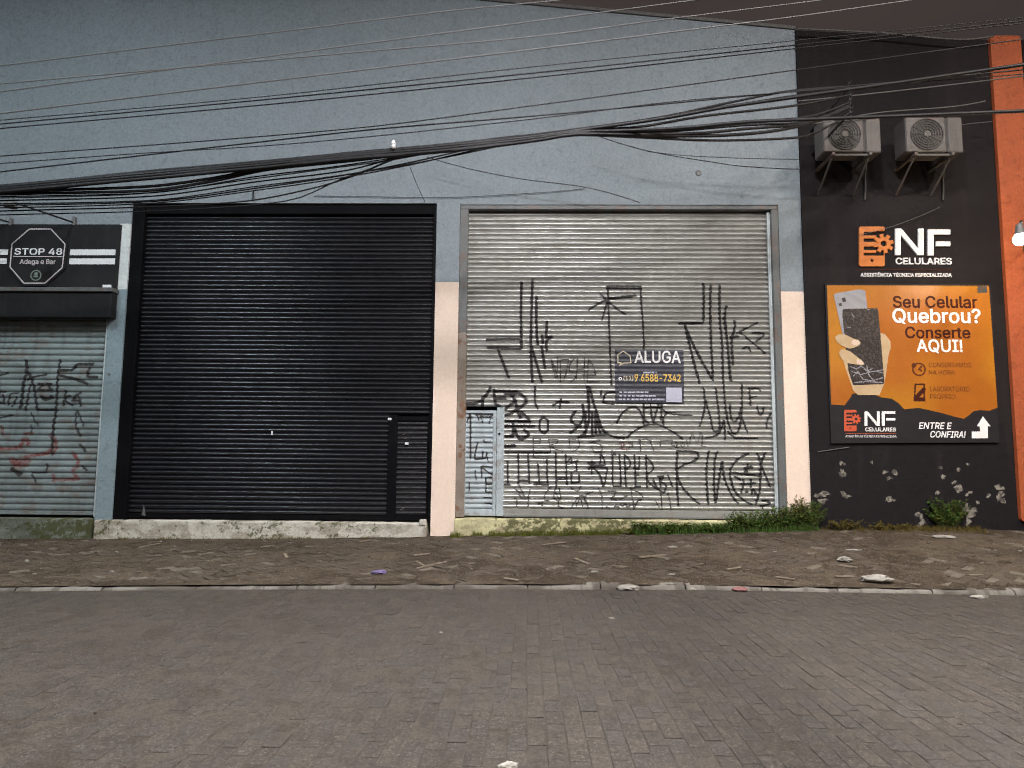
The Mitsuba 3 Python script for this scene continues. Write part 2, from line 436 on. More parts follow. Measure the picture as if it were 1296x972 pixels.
wfine = sheet(np.arange(-9.2, 9.2, 0.03), np.linspace(0, 1, 110), lambda s, t: s * 0)
v = wfine.vertices
yy = kerb_y(v[:, 0]) + 0.02 + v[:, 1] * (W + 0.1 - kerb_y(v[:, 0]))
v = np.c_[v[:, 0], yy, dirt_z(v[:, 0], yy)]
wf = trimesh.Trimesh(v, wfine.faces, process=False)
sides = []
for a, b in ((-30, -9.2), (9.17, 30)):
    s = sheet(np.linspace(a, b, 12), np.linspace(0, 1, 6), lambda s, t: s * 0)
    u = s.vertices
    yy = kerb_y(u[:, 0]) + 0.02 + u[:, 1] * (W + 0.1 - kerb_y(u[:, 0]))
    sides.append(trimesh.Trimesh(np.c_[u[:, 0], yy, walk_z(u[:, 0], yy)], s.faces, process=False))
add("pavement", cat_([wf] + sides), "dirt", smooth=True, kind="structure", label="sloping dirt covered brown pavement of diagonal blocks")

cand = []
BW, BL = 0.105, 0.21
ca, sa = math.cos(math.radians(45)), math.sin(math.radians(45))
for i in range(-150, 150):
    for j in range(-60, 60):
        for kind in (0, 1):
            # herringbone laid at 45 degrees
            if kind == 0:
                u, w_, ang = (i * BW + j * 2 * BW) , (i * BW - j * 2 * BW), 0
                cu, cw = u + BW, w_ + BW / 2
                dims = (BL, BW)
            else:
                u, w_ = (i * BW + j * 2 * BW), (i * BW - j * 2 * BW)
                cu, cw = u + BW / 2 , w_ + 2 * BW
                dims = (BW, BL)
            x = ca * cu - sa * cw
            y = 9.6 + sa * cu + ca * cw
            if abs(x) > 8 or y < kerb_y(x) + 0.22 or y > W - 0.16:
                continue
            h = walk_z(x, y)
            up_ = R.normal(0.0, 0.0045)
            seen = h + up_ - dirt_z(np.array(x), np.array(y))
            if seen < -0.012:
                continue
            cand.append((math.hypot(x, y), x, y, h + up_, dims, seen))
cand.sort()
rest = [[] for _ in WALKP]
for k, (_, x, y, z, dims, seen) in enumerate(cand):
    e = 0.05
    slope = ((walk_z(x + e, y) - walk_z(x - e, y)) / (2 * e), (walk_z(x, y + e) - walk_z(x, y - e)) / (2 * e))
    m = paver(x, y, z, dims[0] - 0.008, dims[1] - 0.008, math.radians(45) + R.normal(0, 0.03), R.normal(0, 0.02, 2), 0.05, 0.006, slope, 0.003)
    v = int(R.choice(3, p=(0.47, 0.43, 0.1)))
    if k < 300:
        add("pavement__block", m, WALKP[v])
    else:
        rest[v].append(m)
for v, ms in enumerate(rest):
    if ms:
        add("pavement__far_blocks", cat_(ms), WALKP[v], kind="stuff")

# ------------------------------------------------------------------ grey building
def X(px, py):
    return at(px, py)[0]


def Zc(px, py):
    return at(px, py)[1]


bx0, bx1, bz0, bz1 = X(154, 457), X(549, 457), Zc(340, 658), Zc(350, 257)       # black shutter's opening
bx0 = X(155, 450)
gx0, gx1, gz0, gz1 = X(579, 457), X(991, 457), Zc(780, 657), Zc(780, 259)       # grey shutter's opening
ex = X(1014, 280)                                                            # where the black building begins
lx1, lz1 = X(146, 450), Zc(60, 283)                                           # left shop: bay's right edge, top of its sign
plx = X(133, 560)
print("openings", bx0, bx1, bz0, bz1, gx0, gx1, gz0, gz1, ex, lx1)
zpl, zpr = Zc(565, 357), Zc(1003, 369)
rz0, rx0 = at(600, 0)[1], at(600, 0)[0]
rx1, rz1 = at(1006, 38)
slope = (rz1 - rz0) / (rx1 - rx0)
peak = -9.0
roof = [(ex, rz1 + slope * (ex - rx1)), (peak, rz1 + slope * (peak - rx1)), (-26, rz1 + slope * (peak - rx1) - 1.2)]
pil0, pil1 = X(148, 330), X(162, 330)
full = sg.Polygon([(-26, -0.3), (ex, -0.3)] + roof)
hole_b = sg.box(bx0, -1, bx1, bz1)
hole_g = sg.box(gx0, -1, gx1, gz1)
bay_r = X(126, 560)
hole_l = sg.box(-15, -1, bay_r, Zc(60, 372))
piers = {"pier": sg.box(bx1, -0.3, gx0, zpl), "pier_001": sg.box(gx1, -0.3, ex, zpr), "pier_002": sg.box(bay_r, -0.3, bx0, Zc(150, 366)),
         "pilaster": sg.box(X(149, 325), Zc(150, 366), bx0, lz1)}
up = full.difference(hole_b).difference(hole_g).difference(hole_l)
for g in piers.values():
    up = up.difference(g)
tag("shop_building", "grey plastered building with peach and blue lower piers around two tall shutters", "building")
add("shop_building__upper_wall", slab(up, W, 0.28), "grey_paint")
pm = {"pier": "peach_paint", "pier_001": "peach_paint", "pier_002": "blue_paint", "pilaster": "white_paint"}
pl = {"pier": "peach painted pier between the two tall shutters", "pier_001": "peach painted pier beside the black building", "pier_002": "blue painted pier left of the black shutter", "pilaster": "white strip beside the black shop sign"}
for k, g in piers.items():
    add("shop_building__" + k, slab(g, W - 0.003, 0.28), pm[k], label=pl[k])
# roof edge flashing, interior shell
e = np.array(roof)
for a, b, n in ((e[0], e[1], 1), (e[1], e[2], 1)):
    dvec = b - a
    nrm = np.array([dvec[1], -dvec[0]]) / np.linalg.norm(dvec)
    q = sg.Polygon([a, b, b + nrm * 0.05, a + nrm * 0.05])
    add("shop_building__roof_flashing", slab(q, W - 0.03, 0.36), "cable_pale")
add("shop_building__back_wall", box(-26, ex, W + 9, W + 9.2, -0.3, 7.8), "grey_paint")
add("shop_building__ceiling", box(-26, ex, W + 0.285, W + 9, 7.5, 7.7), "grey_paint")
add("shop_building__floor", box(-26, ex, W + 0.285, W + 9, -0.3, 0.12), "concrete")
# joints under the piers and hole, pipe stubs on the wall
hx, hz = at(884, 219)
c = trimesh.creation.torus(0.035, 0.012, 16, 6)
c.apply_transform(trimesh.transformations.rotation_matrix(math.pi / 2, (1, 0, 0)))
c.apply_translation((hx, W - 0.004, hz))
c2 = trimesh.creation.cylinder(0.036, 0.012, 16)
c2.apply_transform(trimesh.transformations.rotation_matrix(math.pi / 2, (1, 0, 0)))
c2.apply_translation((hx, W - 0.004, hz))
add("shop_building__pipe_end", cat_([c, c2]), "lamp_body", smooth=30, label="small round pipe end in the grey wall")
sx, sz = at(321, 254)
add("shop_building__stub", tube([(sx, W - 0.03, sz), (sx, W - 0.03, sz + 0.16)], 0.012), "rubber")

# thresholds (proud of the facade)
def threshold(key, x0, x1, zt, proud, m, lip=0.0):
    n = int((x1 - x0) / 0.12) + 2
    xs = np.linspace(x0, x1, n)
    V, F = [], []
    prof = lambda zb: [(W - proud, zb - 0.15), (W - proud, zt - 0.02), (W - proud + 0.012, zt - 0.004), (W - proud + 0.03, zt), (W + 0.4, zt + 0.01)]
    for i, xx in enumerate(xs):
        for y, z in prof(min(base_z(xx), zt - 0.05)):
            j = R.normal(0, 0.003, 2)
            V.append((xx, y + j[0], z + (j[1] if z > zt - 0.1 else 0)))
    k = 5
    for i in range(n - 1):
        for j in range(k - 1):
            a = i * k + j
            F += [[a, a + k, a + k + 1], [a, a + k + 1, a + 1]]
    for o, s in ((0, 1), ((n - 1) * k, -1)):
        ids = [o + j for j in range(k)]
        V += [(V[o][0], W + 0.4, -0.2)]
        ids.append(len(V) - 1)
        for j in range(1, k):
            F.append([ids[0], ids[j], ids[j + 1]][::s])
    return add(key, trimesh.Trimesh(V, F, process=False), m, smooth=30)


threshold("shop_building__threshold", X(124, 668), X(540, 668), Zc(340, 660), 0.1, "plinth_pale")
threshold("shop_building__threshold_001", gx0 + 0.003, gx1 + 0.1, Zc(780, 658), 0.06, "plinth_yellow")
threshold("shop_building__threshold_002", -12, X(119, 668), Zc(60, 656), 0.07, "plinth_mossy")
add("shop_building__corner_block", box(X(532, 665), X(540, 665), W - 0.12, W - 0.02, Zc(536, 664), Zc(536, 657), 0.006), "plinth_pale")

# ------------------------------------------------------------------ roller shutters
PROF = [(0.0, 0.0), (0.06, 0.006)] + [(0.08 + 0.84 * (0.5 - 0.5 * math.cos(math.pi * i / 8)), math.sin(math.pi * i / 8) ** 0.75) for i in range(9)] + [(0.95, 0.0), (1.0, 0.0)]
PROF = [(0.0, 0.0), (0.05, 0.02), (0.09, 0.40), (0.17, 0.68), (0.28, 0.90), (0.40, 1.0), (0.52, 0.985), (0.64, 0.88), (0.74, 0.70), (0.83, 0.45), (0.90, 0.15), (0.93, 0.0), (1.0, 0.0)]


def slat(x0, x1, z0, pitch, Y, depth):
    j = R.normal(0, 0.0007)
    n = max(2, int((x1 - x0) / 0.4) + 1)
    xs = np.linspace(x0, x1, n)
    sag = R.normal(0, 0.0006, n)
    V, F = [], []
    for xx, sg_ in zip(xs, sag):
        for t, d in PROF:
            V.append((xx, Y - d * depth + j, z0 + t * pitch + sg_))
    k = len(PROF)
    for i in range(n - 1):
        for q in range(k - 1):
            a = i * k + q
            F += [[a, a + k, a + k + 1], [a, a + k + 1, a + 1]]
    return trimesh.Trimesh(V, F, process=False)


def curtain(key, x0, x1, z0, z1, pitch, Y, depth, m, cut=None):
    n = int(round((z1 - z0) / pitch))
    p = (z1 - z0) / n
    for i in range(n):
        z = z0 + i * p
        a, b = x0, x1
        if cut and z < cut[2]:
            if cut[0] <= x0 + 0.01:
                a = cut[1]
            else:
                b = cut[0]
        add(key + "__slat", slat(a, b, z, p, Y, depth), m, smooth=True)
    return p


def strokes_poly(lines, Y):
    out = []
    for wpx, pts in lines:
        q = np.array([at(a, b, Y) for a, b in pts])
        w = wpx * 0.0118
        if len(q) > 2:
            q = spline(q, 6 * len(q))
        g = sg.LineString(q).buffer(w / 2 * 0.92, quad_segs=3)
        # spray paint: heavier where the can stopped, a wavering edge
        out += [g, sg.Point(q[0]).buffer(w * 0.52), sg.Point(q[-1]).buffer(w * 0.5)]
    g = shapely.union_all(out).segmentize(0.012)

    def waver(c):
        c = np.asarray(c)
        a = meshkit.noise(np.c_[c * 55, np.zeros(len(c))], 3) - 0.5
        b = meshkit.noise(np.c_[c * 55, np.ones(len(c)) * 5], 4) - 0.5
        return c + np.c_[a, b] * 0.014
    return shapely.transform(g, waver).buffer(0)


def conform(poly, z0, pitch, Y, depth, lift=0.0026):
    """The shape laid on the ribs of a shutter as a film of paint."""
    V, F, n = [], [], 0
    minx, zlo, maxx, zhi = poly.bounds
    for i in range(int((zlo - z0) // pitch), int((zhi - z0) // pitch) + 1):
        for (t0, d0), (t1, d1) in zip(PROF[:-1], PROF[1:]):
            a, b = z0 + (i + t0) * pitch, z0 + (i + t1) * pitch
            if b < zlo or a > zhi or b - a < 1e-6:
                continue
            strip = poly.intersection(sg.box(minx - 1, a, maxx + 1, b))
            for g in getattr(strip, "geoms", [strip]):
                if not isinstance(g, sg.Polygon) or g.area < 2e-7:
                    continue
                v, f = trimesh.creation.triangulate_polygon(g, engine="earcut")
                t = (v[:, 1] - a) / (b - a)
                y = Y - depth * (d0 + (d1 - d0) * t) - lift
                V.append(np.c_[v[:, 0], y, v[:, 1]])
                F.append(f + n)
                n += len(v)
    m = trimesh.Trimesh(np.vstack(V), np.vstack(F), process=False)
    return m


# --- black shutter
YB = W + 0.13
tag("roller_shutter", "tall black roller shutter with small closed wicket door in its lower corner", "roller shutter")
zc = Zc(490, 527)
wx0, wx1 = X(489, 590), X(543, 590)
sb0, sb1 = bx0 + 0.17, bx1 - 0.03
curtain("roller_shutter", sb0, sb1, bz0 + 0.07, bz1 - 0.16, 0.0722, YB, 0.032, "slat_black", (wx0 + 0.03, 9, zc))
add("roller_shutter__bottom_bar", box(sb0, wx0 + 0.03, YB - 0.03, YB + 0.01, bz0, bz0 + 0.072, 0.005), "frame_black")
add("roller_shutter__guide_rail", box(bx0 + 0.002, sb0 + 0.02, W + 0.02, YB + 0.03, bz0 - 0.02, bz1 - 0.002, 0.004), "frame_black")
add("roller_shutter__guide_rail", box(sb1 - 0.02, bx1 - 0.002, W + 0.02, YB + 0.03, bz0 - 0.02, bz1 - 0.002, 0.004), "frame_black")
add("roller_shutter__roll_cover", box(sb0 + 0.021, sb1 - 0.021, W + 0.04, YB + 0.03, bz1 - 0.16, bz1 - 0.003, 0.006), "frame_black")
wd = "roller_shutter__wicket_door"
YD = YB - 0.045
tag(wd, label="black wicket door with its own narrow slats and a white lock plate")
add(wd + "__post", box(wx0, X(501, 590), YD - 0.012, YB, bz0 + 0.005, zc + 0.03, 0.004), "frame_black")
add(wd + "__post", box(X(539, 590), wx1, YD - 0.008, YB, bz0 + 0.005, zc + 0.01, 0.004), "frame_black")
add(wd + "__rail", box(X(501, 590) + 0.001, X(539, 590) - 0.001, YD - 0.008, YB, zc - 0.06, zc + 0.01, 0.004), "frame_black")
add(wd + "__rail", box(X(501, 590) + 0.001, X(539, 590) - 0.001, YD - 0.008, YB, bz0 + 0.005, bz0 + 0.08, 0.004), "frame_black")
dz0, dz1 = bz0 + 0.08, zc - 0.06
n = int((dz1 - dz0) / 0.0722)
for i in range(n):
    add(wd + "__slat", slat(X(501, 590), X(539, 590), dz0 + i * (dz1 - dz0) / n, (dz1 - dz0) / n, YD + 0.02, 0.022), "slat_black", smooth=True)
for (px, py, w, h) in ((493.5, 530.5, 4.5, 3), (515, 561.5, 4.5, 3.2)):
    a, b = at(px, py, YD)
    add(wd + "__lock_plate", box(a - w * 0.006, a + w * 0.006, YD - 0.028, YD - 0.006, b - h * 0.006, b + h * 0.006, 0.003), "sign_white", label="small white lock plate")
for (px, py) in ((511, 550), (513, 555), (508, 645), (510, 643)):
    a, b = at(px, py, YD)
    add(wd + "__paint_chip", box(a - 0.014, a + 0.014, YD - 0.008, YD - 0.003, b - 0.008, b + 0.008, 0.002), "concrete")
a, b = at(345, 548, YB)
add("roller_shutter__lock_plate", box(a - 0.012, a + 0.012, YB - 0.036, YB - 0.02, b - 0.032, b + 0.032, 0.003), "sign_white", label="small upright white lock plate in the middle")
a, b = at(185, 650, YB - 0.04)
add("roller_shutter__paint_chip", slab(sg.Polygon([(a - .03, b - .02), (a + .03, b - .03), (a + .012, b + .06), (a - .008, b + .13), (a - .02, b + .04)]), W + 0.017, 0.005), "frame_grey")

# --- grey shutter
YG = W + 0.15
G = "roller_shutter_001"
tag(G, "tall pale grey roller shutter covered in black graffiti with white wicket door", "roller shutter")
gs0, gs1 = X(590, 457), X(979, 457)
gz = gz0 + 0.13
wgx0, wgx1, wgz = X(586, 585), X(637.5, 585), Zc(612, 515)
gp = curtain(G, gs0 - 0.01, gs1, gz, gz1 - 0.075, 0.0755, YG, 0.036, "slat_grey", (gs0 - 0.02, wgx1 - 0.02, wgz - 0.03))
add(G + "__bottom_bar", box(wgx1 - 0.01, gs1, YG - 0.03, YG + 0.005, gz0 + 0.005, gz - 0.001, 0.006), "slat_grey")
add(G + "__bottom_bar", box(wgx1 - 0.01, gs1, YG - 0.045, YG - 0.031, gz0 + 0.005, gz0 + 0.03, 0.004), "frame_grey")
zj = Zc(578, 420)
add(G + "__guide_rail", box(gx0 + 0.002, gs0, W + 0.012, YG + 0.03, zj, gz1 - 0.07, 0.004), "frame_grey")
add(G + "__guide_rail", box(gx0 + 0.002, gs0, W + 0.012, YG + 0.03, gz0 + 0.002, zj, 0.004), "frame_rust", label="rusty lower length of the left guide rail")
add(G + "__guide_rail", box(gs1 + 0.035, gx1 - 0.002, W + 0.012, YG + 0.03, gz0 + 0.002, gz1 - 0.07, 0.004), "frame_grey")
add(G + "__guide_rail", box(gs1 - 0.012, gs1 + 0.0345, YG - 0.075, YG - 0.04, gz0 + 0.02, gz1 - 0.09, 0.004), "rail_pale")
add(G + "__roll_cover", box(gx0 + 0.002, gx1 - 0.002, W + 0.015, YG + 0.03, gz1 - 0.068, gz1 - 0.002, 0.005), "frame_grey")

wd = G + "__wicket_door"
YD = YG - 0.05
tag(wd, label="bluish white wicket door with black scrawls and rusty hinge edge")
pr0 = X(628, 585)
zb_ = gz0 + 0.02
add(wd + "__post", box(pr0, wgx1, YD - 0.03, YG, zb_, wgz, 0.004), "door_white")
add(wd + "__post", box(pr0 - 0.055, pr0 - 0.004, YD - 0.014, YG, zb_, wgz - 0.05, 0.004), "door_white")
add(wd + "__post", box(wgx0, wgx0 + 0.03, YD - 0.014, YG, zb_, wgz - 0.05, 0.003), "door_white")
add(wd + "__rail", box(wgx0, pr0 - 0.004, YD - 0.015, YG, wgz - 0.09, wgz - 0.045, 0.004), "door_white")
add(wd + "__rail", box(wgx0 + 0.03, pr0 - 0.055, YD - 0.006, YG, zb_, zb_ + 0.1, 0.004), "door_white")
dz0, dz1 = zb_ + 0.1, wgz - 0.09
nd = int(round((dz1 - dz0) / 0.0755))
dp = (dz1 - dz0) / nd
for i in range(nd):
    add(wd + "__slat", slat(wgx0 + 0.025, pr0 - 0.05, dz0 + i * dp, dp, YD + 0.024, 0.024), "door_white", smooth=True)
for pz in (545, 632):
    a, b = at(583.5, pz, YD)
    add(wd + "__hinge", box(a - 0.025, a + 0.04, YD - 0.035, YD - 0.012, b - 0.16, b + 0.1, 0.008), "frame_rust", label="rusty hinge")
a, b = at(632, 549, YD - 0.03)
c = trimesh.creation.cylinder(0.017, 0.014, 14)
c.apply_transform(trimesh.transformations.rotation_matrix(math.pi / 2, (1, 0, 0)))
c.apply_translation((a, YD - 0.037, b))
add(wd + "__lock", c, "frame_black", smooth=30)

TAGS = {
 "tall pointed tag of upright strokes on the left": (3.6, [[(660,358),(659.5,400),(660,441.6),(617.5,440.4)],[(616.7,429.7),(660,429.2)],[(629.4,440.4),(643.9,478)],[(674,355),(672.5,400),(671.9,436),(673.9,483)],[(679,376),(678.7,400),(680.4,435.7)],[(672.7,439),(685.5,483)],[(685.5,439),(689.7,465.4)],[(692,408),(691.4,427),(698.2,426.3),(691.4,433),(691.9,444)],[(686.3,425.5),(687.3,434)]]),
 "thin scratched word beside the left tag": (1.7, [[(697.3,456),(703.3,479)],[(705.8,452.6),(705,478)],[(699,458),(706,476)],[(709.2,456),(709.2,483.2)],[(710.9,456),(719.4,455.2),(713.5,481.5)],[(711.5,468),(718.5,467)],[(727,453.5),(720.3,468),(729.6,474.7),(722.6,483.2)],[(731,454),(729.6,479.8)],[(739.8,454.3),(738.9,481.5)],[(730,468),(739.8,467)],[(744.9,454.3),(743,483)],[(744.9,454.3),(753.4,474.7),(737,474.7)],[(743,483.2),(758.5,483.2)]]),
 "tall open box with a burst of strokes at its corner": (2.6, [[(768.3,362.2),(811,362.5)],[(768.3,365),(811,365.5)],[(770,377.5),(804,374)],[(810.5,362),(812.4,393.7),(813.1,400),(814.8,442)],[(769,363),(770,390),(771.2,420),(773.7,488)],[(760.9,373),(768.3,380.7),(791.5,398)],[(745,392.8),(768.3,380),(799,376)],[(769,380.7),(761.9,404.8)]]),
 "tall pointed tag of upright strokes on the right": (3.4, [[(890.2,360),(889.6,408.5),(860.6,409.4)],[(899.4,362),(898.8,400),(902.2,481.5),(878.5,439),(866.6,411)],[(910.5,362),(910.7,400),(914,440.7),(915,483)],[(918.9,388),(917.5,400),(921,440),(925,481.5)],[(929,406.7),(930.3,410),(926,432),(927.7,461)],[(924.5,427),(933.7,426.3)],[(866.6,411),(872.5,436.5),(885.3,484.9)],[(916,402),(921,441),(924,481)]]),
 "crossed tag near the right guide rail": (2.4, [[(958.3,408.5),(946,415),(932.8,421.2)],[(937,421),(968.5,447.5)],[(951.5,421),(966.8,423),(956.6,432)],[(941.3,440.7),(945.5,439),(949.8,445.8)],[(948,491.7),(949.8,513)],[(949,492.5),(958.3,491.5),(962,495)],[(949.8,503),(956.6,501.9)],[(958.3,514.6),(962.5,525.6),(966.8,517)],[(978,521),(972,530),(970,541)]]),
 "looping tag under the crossed tag": (2.8, [[(890.4,491.7),(892,508.7),(885.3,539.2)],[(891.2,501.9),(898.8,527.3),(903.9,546),(910.7,544.3),(905.6,491.7)],[(915.8,484.9),(920.9,532.4),(929.4,549.4),(934.5,546),(938.8,486.6)],[(923.5,512),(929.4,534),(934,529),(937,518.8)],[(937.5,525.6),(945.5,546.9)],[(893.8,553.7),(909,549.4),(915.8,532.4),(917.5,556)],[(920.9,546),(932.8,554.5),(958.3,554.5)]]),
 "arched tag under the rental sign": (2.6, [[(781,535.5),(792.6,518.6),(801.9,514.7),(809.6,520),(815,540)],[(814.2,508),(815.7,531),(821,535.5)],[(814.2,518),(823.5,515.5),(835.8,516.3),(845,523),(874.4,525.5)],[(823.5,508),(824.2,524.8),(828.9,537.9)],[(834.3,508),(828,531)],[(837.3,508),(836.6,531)],[(843.5,523.2),(839,531),(840.4,540.2)],[(794,553.3),(828.9,537),(851,546.4),(863.6,555.6)]]),
 "spire shaped tag with spreading foot": (3.4, [[(743.2,489.3),(745.5,526.3),(740,548),(732.4,553.3)],[(746.3,490.8),(754,518.6),(766.4,548),(789.5,554.8)],[(737,512.4),(738.6,524.8),(721.6,548)],[(740.9,521.7),(740.9,549.4)],[(728.5,521),(723,531),(735,540)],[(749.4,523),(749.4,549.4)],[(753.3,523),(754,549.4)],[(732.4,553.3),(766.4,550)],[(755.5,532),(759.4,548)],[(743.8,492),(745,520)]]),
 "small curl and arrow marks": (2.8, [[(761,494.7),(760.3,500)],[(778.7,496),(766.4,498.5),(763.3,509.3),(777,511)],[(700,513.5),(708,509),(720,509.5)],[(710,504.7),(708.5,516.3)],[(677.2,490),(676.8,506),(680.5,517)],[(688.3,528.3),(693.5,534),(693.5,543),(688.3,548.3),(683,543),(683,534),(688.3,528.3)]]),
 "dense black scribble above the wicket door": (4.2, [[(588.8,510.6),(598,511),(620.7,491)],[(610.6,504),(610.6,515)],[(625.4,493.9),(627.2,510.6),(631.9,514.3)],[(625.4,495),(653,496)],[(653,495.7),(666,507.8),(654,518.9),(640.2,525.4)],[(626.3,504),(639.3,504)],[(644.8,498.5),(652.2,506.9),(655,518.9),(658.7,528)],[(660.5,522.6),(668.9,530)],[(640,517),(650.4,509.6)],[(640,532.8),(670.7,533.7)],[(640,539.3),(675.4,539.3)],[(649.4,535.6),(649.4,552),(640,552)],[(663.3,544.8),(668.9,550.4),(659.6,556),(652.2,544)],[(640,564.3),(651.3,564.3)],[(640,498.5),(652,499)]]),
 "thin line of letters above the ladder tag": (1.5, [[(675,554.5),(676.2,579.4),(695.5,580.6)],[(675,555),(684,555.7),(684,560.2),(675.6,561.3)],[(694.3,555.7),(696.6,572.6)],[(695.5,556),(706.2,556.8),(705,561),(696.6,563),(712.4,571.5)],[(720.4,555),(721.5,568)],[(720.4,555.7),(730.5,555.7),(733.9,562.4),(723.7,571.5)],[(760,556.8),(747,560.8),(757.7,561.9),(762.8,568),(755.4,572.6),(748.6,565.8)],[(810,555.7),(810.7,570.4)],[(800,559),(800,566)],[(808,556.8),(819,556),(823.7,561.3),(827,570.4)],[(823.7,555.7),(823.7,560.2)],[(835.6,556.8),(835.6,564.7)],[(837.3,557.4),(851,557.4),(849.8,563.6),(853,564.7)],[(854.3,560.2),(857.7,561.3),(854.3,566),(859,566)],[(864,560),(861.5,563),(864,566),(866,562.5),(864,560)],[(869,557),(870.5,565)],[(873,561),(876,549),(882,560),(887,548),(889,562)],[(889,551),(888,565),(892,565)]]),
 "ladder like row of upright strokes": (2.4, [[(640,572.8),(695.5,573.2)],[(642.3,585),(643,613.4)],[(638,613.5),(645,613.5)],[(655.8,573.7),(656.4,612.3)],[(668.3,575),(670,612.3)],[(655.8,608.3),(670,608.3)],[(680.7,588.5),(683,611)],[(692,582.8),(693,613.4)],[(676.2,612.8),(693.8,613.4)],[(703.4,574),(704,618)],[(715.8,575),(717.5,613.4)],[(704.5,606.6),(718,606.6)],[(718,585),(722.6,580),(723.2,586)],[(723.2,586),(731.7,582.8),(729.4,585),(730,595.3),(727,596)],[(723.2,598.7),(723.2,611),(732.8,610),(732.8,599.8)]]),
 "bold word in upright letters right of the ladder tag": (2.4, [[(760,575),(758.8,588.5),(748.6,590.7)],[(761,575),(765.6,588.5),(753,589)],[(748.6,591.3),(768.5,593),(763.4,615.6),(760,603.2),(752,593)],[(745,586),(752.5,593.5)],[(752.5,586),(745,594)],[(749,583.5),(749,600)],[(775,575.5),(776.2,615.6),(785.8,615),(783.6,575.5)],[(774,575.3),(778.5,575.3)],[(790.4,575.5),(792,616)],[(790.4,576),(797.7,586.8),(791,595.3)],[(802.8,576),(804.5,615.6)],[(809,578.3),(808,594),(802.3,593)],[(803.4,601),(808,601)],[(803,616),(810,616)],[(817.5,576.6),(818.7,616.8)],[(818,579.4),(827,593),(818,602),(830.5,618)],[(832.8,603.2),(839.6,602.6),(835,610)],[(835,603.2),(836.2,615.6)],[(836.2,610),(843,615.6),(839.6,623.6),(834,620),(827,607.7)],[(845.3,602),(851,615.6)]]),
 "largest word in wide angular letters at the lower right": (3.0, [[(857.4,571.5),(856.2,595.3),(858.5,639.4)],[(856.8,571),(882.8,572.6),(884,577.2),(856.8,595.3),(885,637.7)],[(897,571.5),(894,597.5),(896.4,637.7)],[(907.7,572),(904.3,584),(903.8,618),(905.5,636),(910,606.6),(913.4,585)],[(914,585),(915.6,599.8),(923.6,622.4),(933.7,637)],[(947.3,574.3),(929.2,586.2),(923.6,598.7),(929.2,620.2),(950.7,638.3)],[(923.6,598),(963.2,602.6)],[(930.4,603.8),(937,607)],[(958.6,574.3),(963.2,588.5),(974.5,615.6)],[(968.8,573.2),(963.2,588),(962,602),(962,613.4),(956.4,637.7)],[(942,592),(952,592)],[(946.5,588),(945,597)],[(942.5,597),(950.5,590)],[(937.5,612),(944,613)],[(941,608),(940,617)],[(946,612),(955,611.5)],[(950.5,608),(950,616)],[(938,623),(940,617.5)],[(944,623),(945.5,622)],[(951,625),(953,619),(956,625)],[(966,634),(974,636),(963,641)]]),
 "faint small scrawls along the bottom": (1.8, [[(651.3,618.5),(663.2,627.5)],[(657,614.5),(664.3,628)],[(670.6,619),(669,628),(663.2,632.6),(657,626)],[(650.8,630.4),(654,633),(654,640.5)],[(669,628),(668.3,640.5)],[(694.3,633.7),(688.7,632.6),(697.7,615.6)],[(702.8,618),(701,630.4),(708,633.7),(701.7,622.4)],[(708,619),(710,631.5)],[(706.8,634),(706.8,640.5),(712.4,643)],[(681,639),(686.5,635.5)],[(681.5,635.5),(686,639.5)],[(735,615.6),(730.5,621.3),(721.5,616)],[(719.2,653),(727,636),(736.2,627),(744,640.5),(746.4,654)],[(749.8,622.4),(739.6,631.5),(744,640)],[(729.4,640),(734,632.6),(737.4,640.5)],[(732.8,652),(736,647)],[(758,619),(761.5,629),(762,654)],[(769.4,621.3),(779.6,622),(777.3,627),(772.8,631),(781.9,633.2),(794.3,627),(790,628)],[(797.7,616.8),(801,636),(802.8,654)],[(798.8,619),(813.6,631),(806.8,634.9),(803,644)],[(767,641.7),(771.7,644),(772.8,653)],[(779.6,640),(783,643),(779.6,648),(776,644),(779.6,640)],[(785,638.3),(788.7,640.5),(791,637),(794.3,641.7),(797.7,639.4)],[(829.4,633.7),(834,641.7)],[(836,624.7),(838.5,653)],[(845.8,624.7),(849,644)]]),
}
for nm, (w, ls) in TAGS.items():
    poly = strokes_poly([(w, q) for q in ls], YG - 0.02)
    poly = poly.intersection(sg.box(gs0, gz + 0.001, gs1 - 0.015, gz1 - 0.09))
    poly = poly.difference(sg.box(gs0 - 1, 0, wgx1 + 0.002, wgz + 0.01))
    add(G + "__graffiti_tag", conform(poly, gz, gp, YG, 0.036), "tag_faint" if w < 2 else "tag_ink", label=nm)
poly = strokes_poly([(1.3, q) for q in [[(785,560),(787.5,566),(791,562)],[(793,568),(793.5,569)],[(787,560),(790,561),(786,568),(791,569)],[(795,561),(797.5,560),(796,568.5)]]], YG - 0.02)
add(G + "__graffiti_tag", conform(poly, gz, gp, YG, 0.036), "tag_red", label="tiny red scrawl")
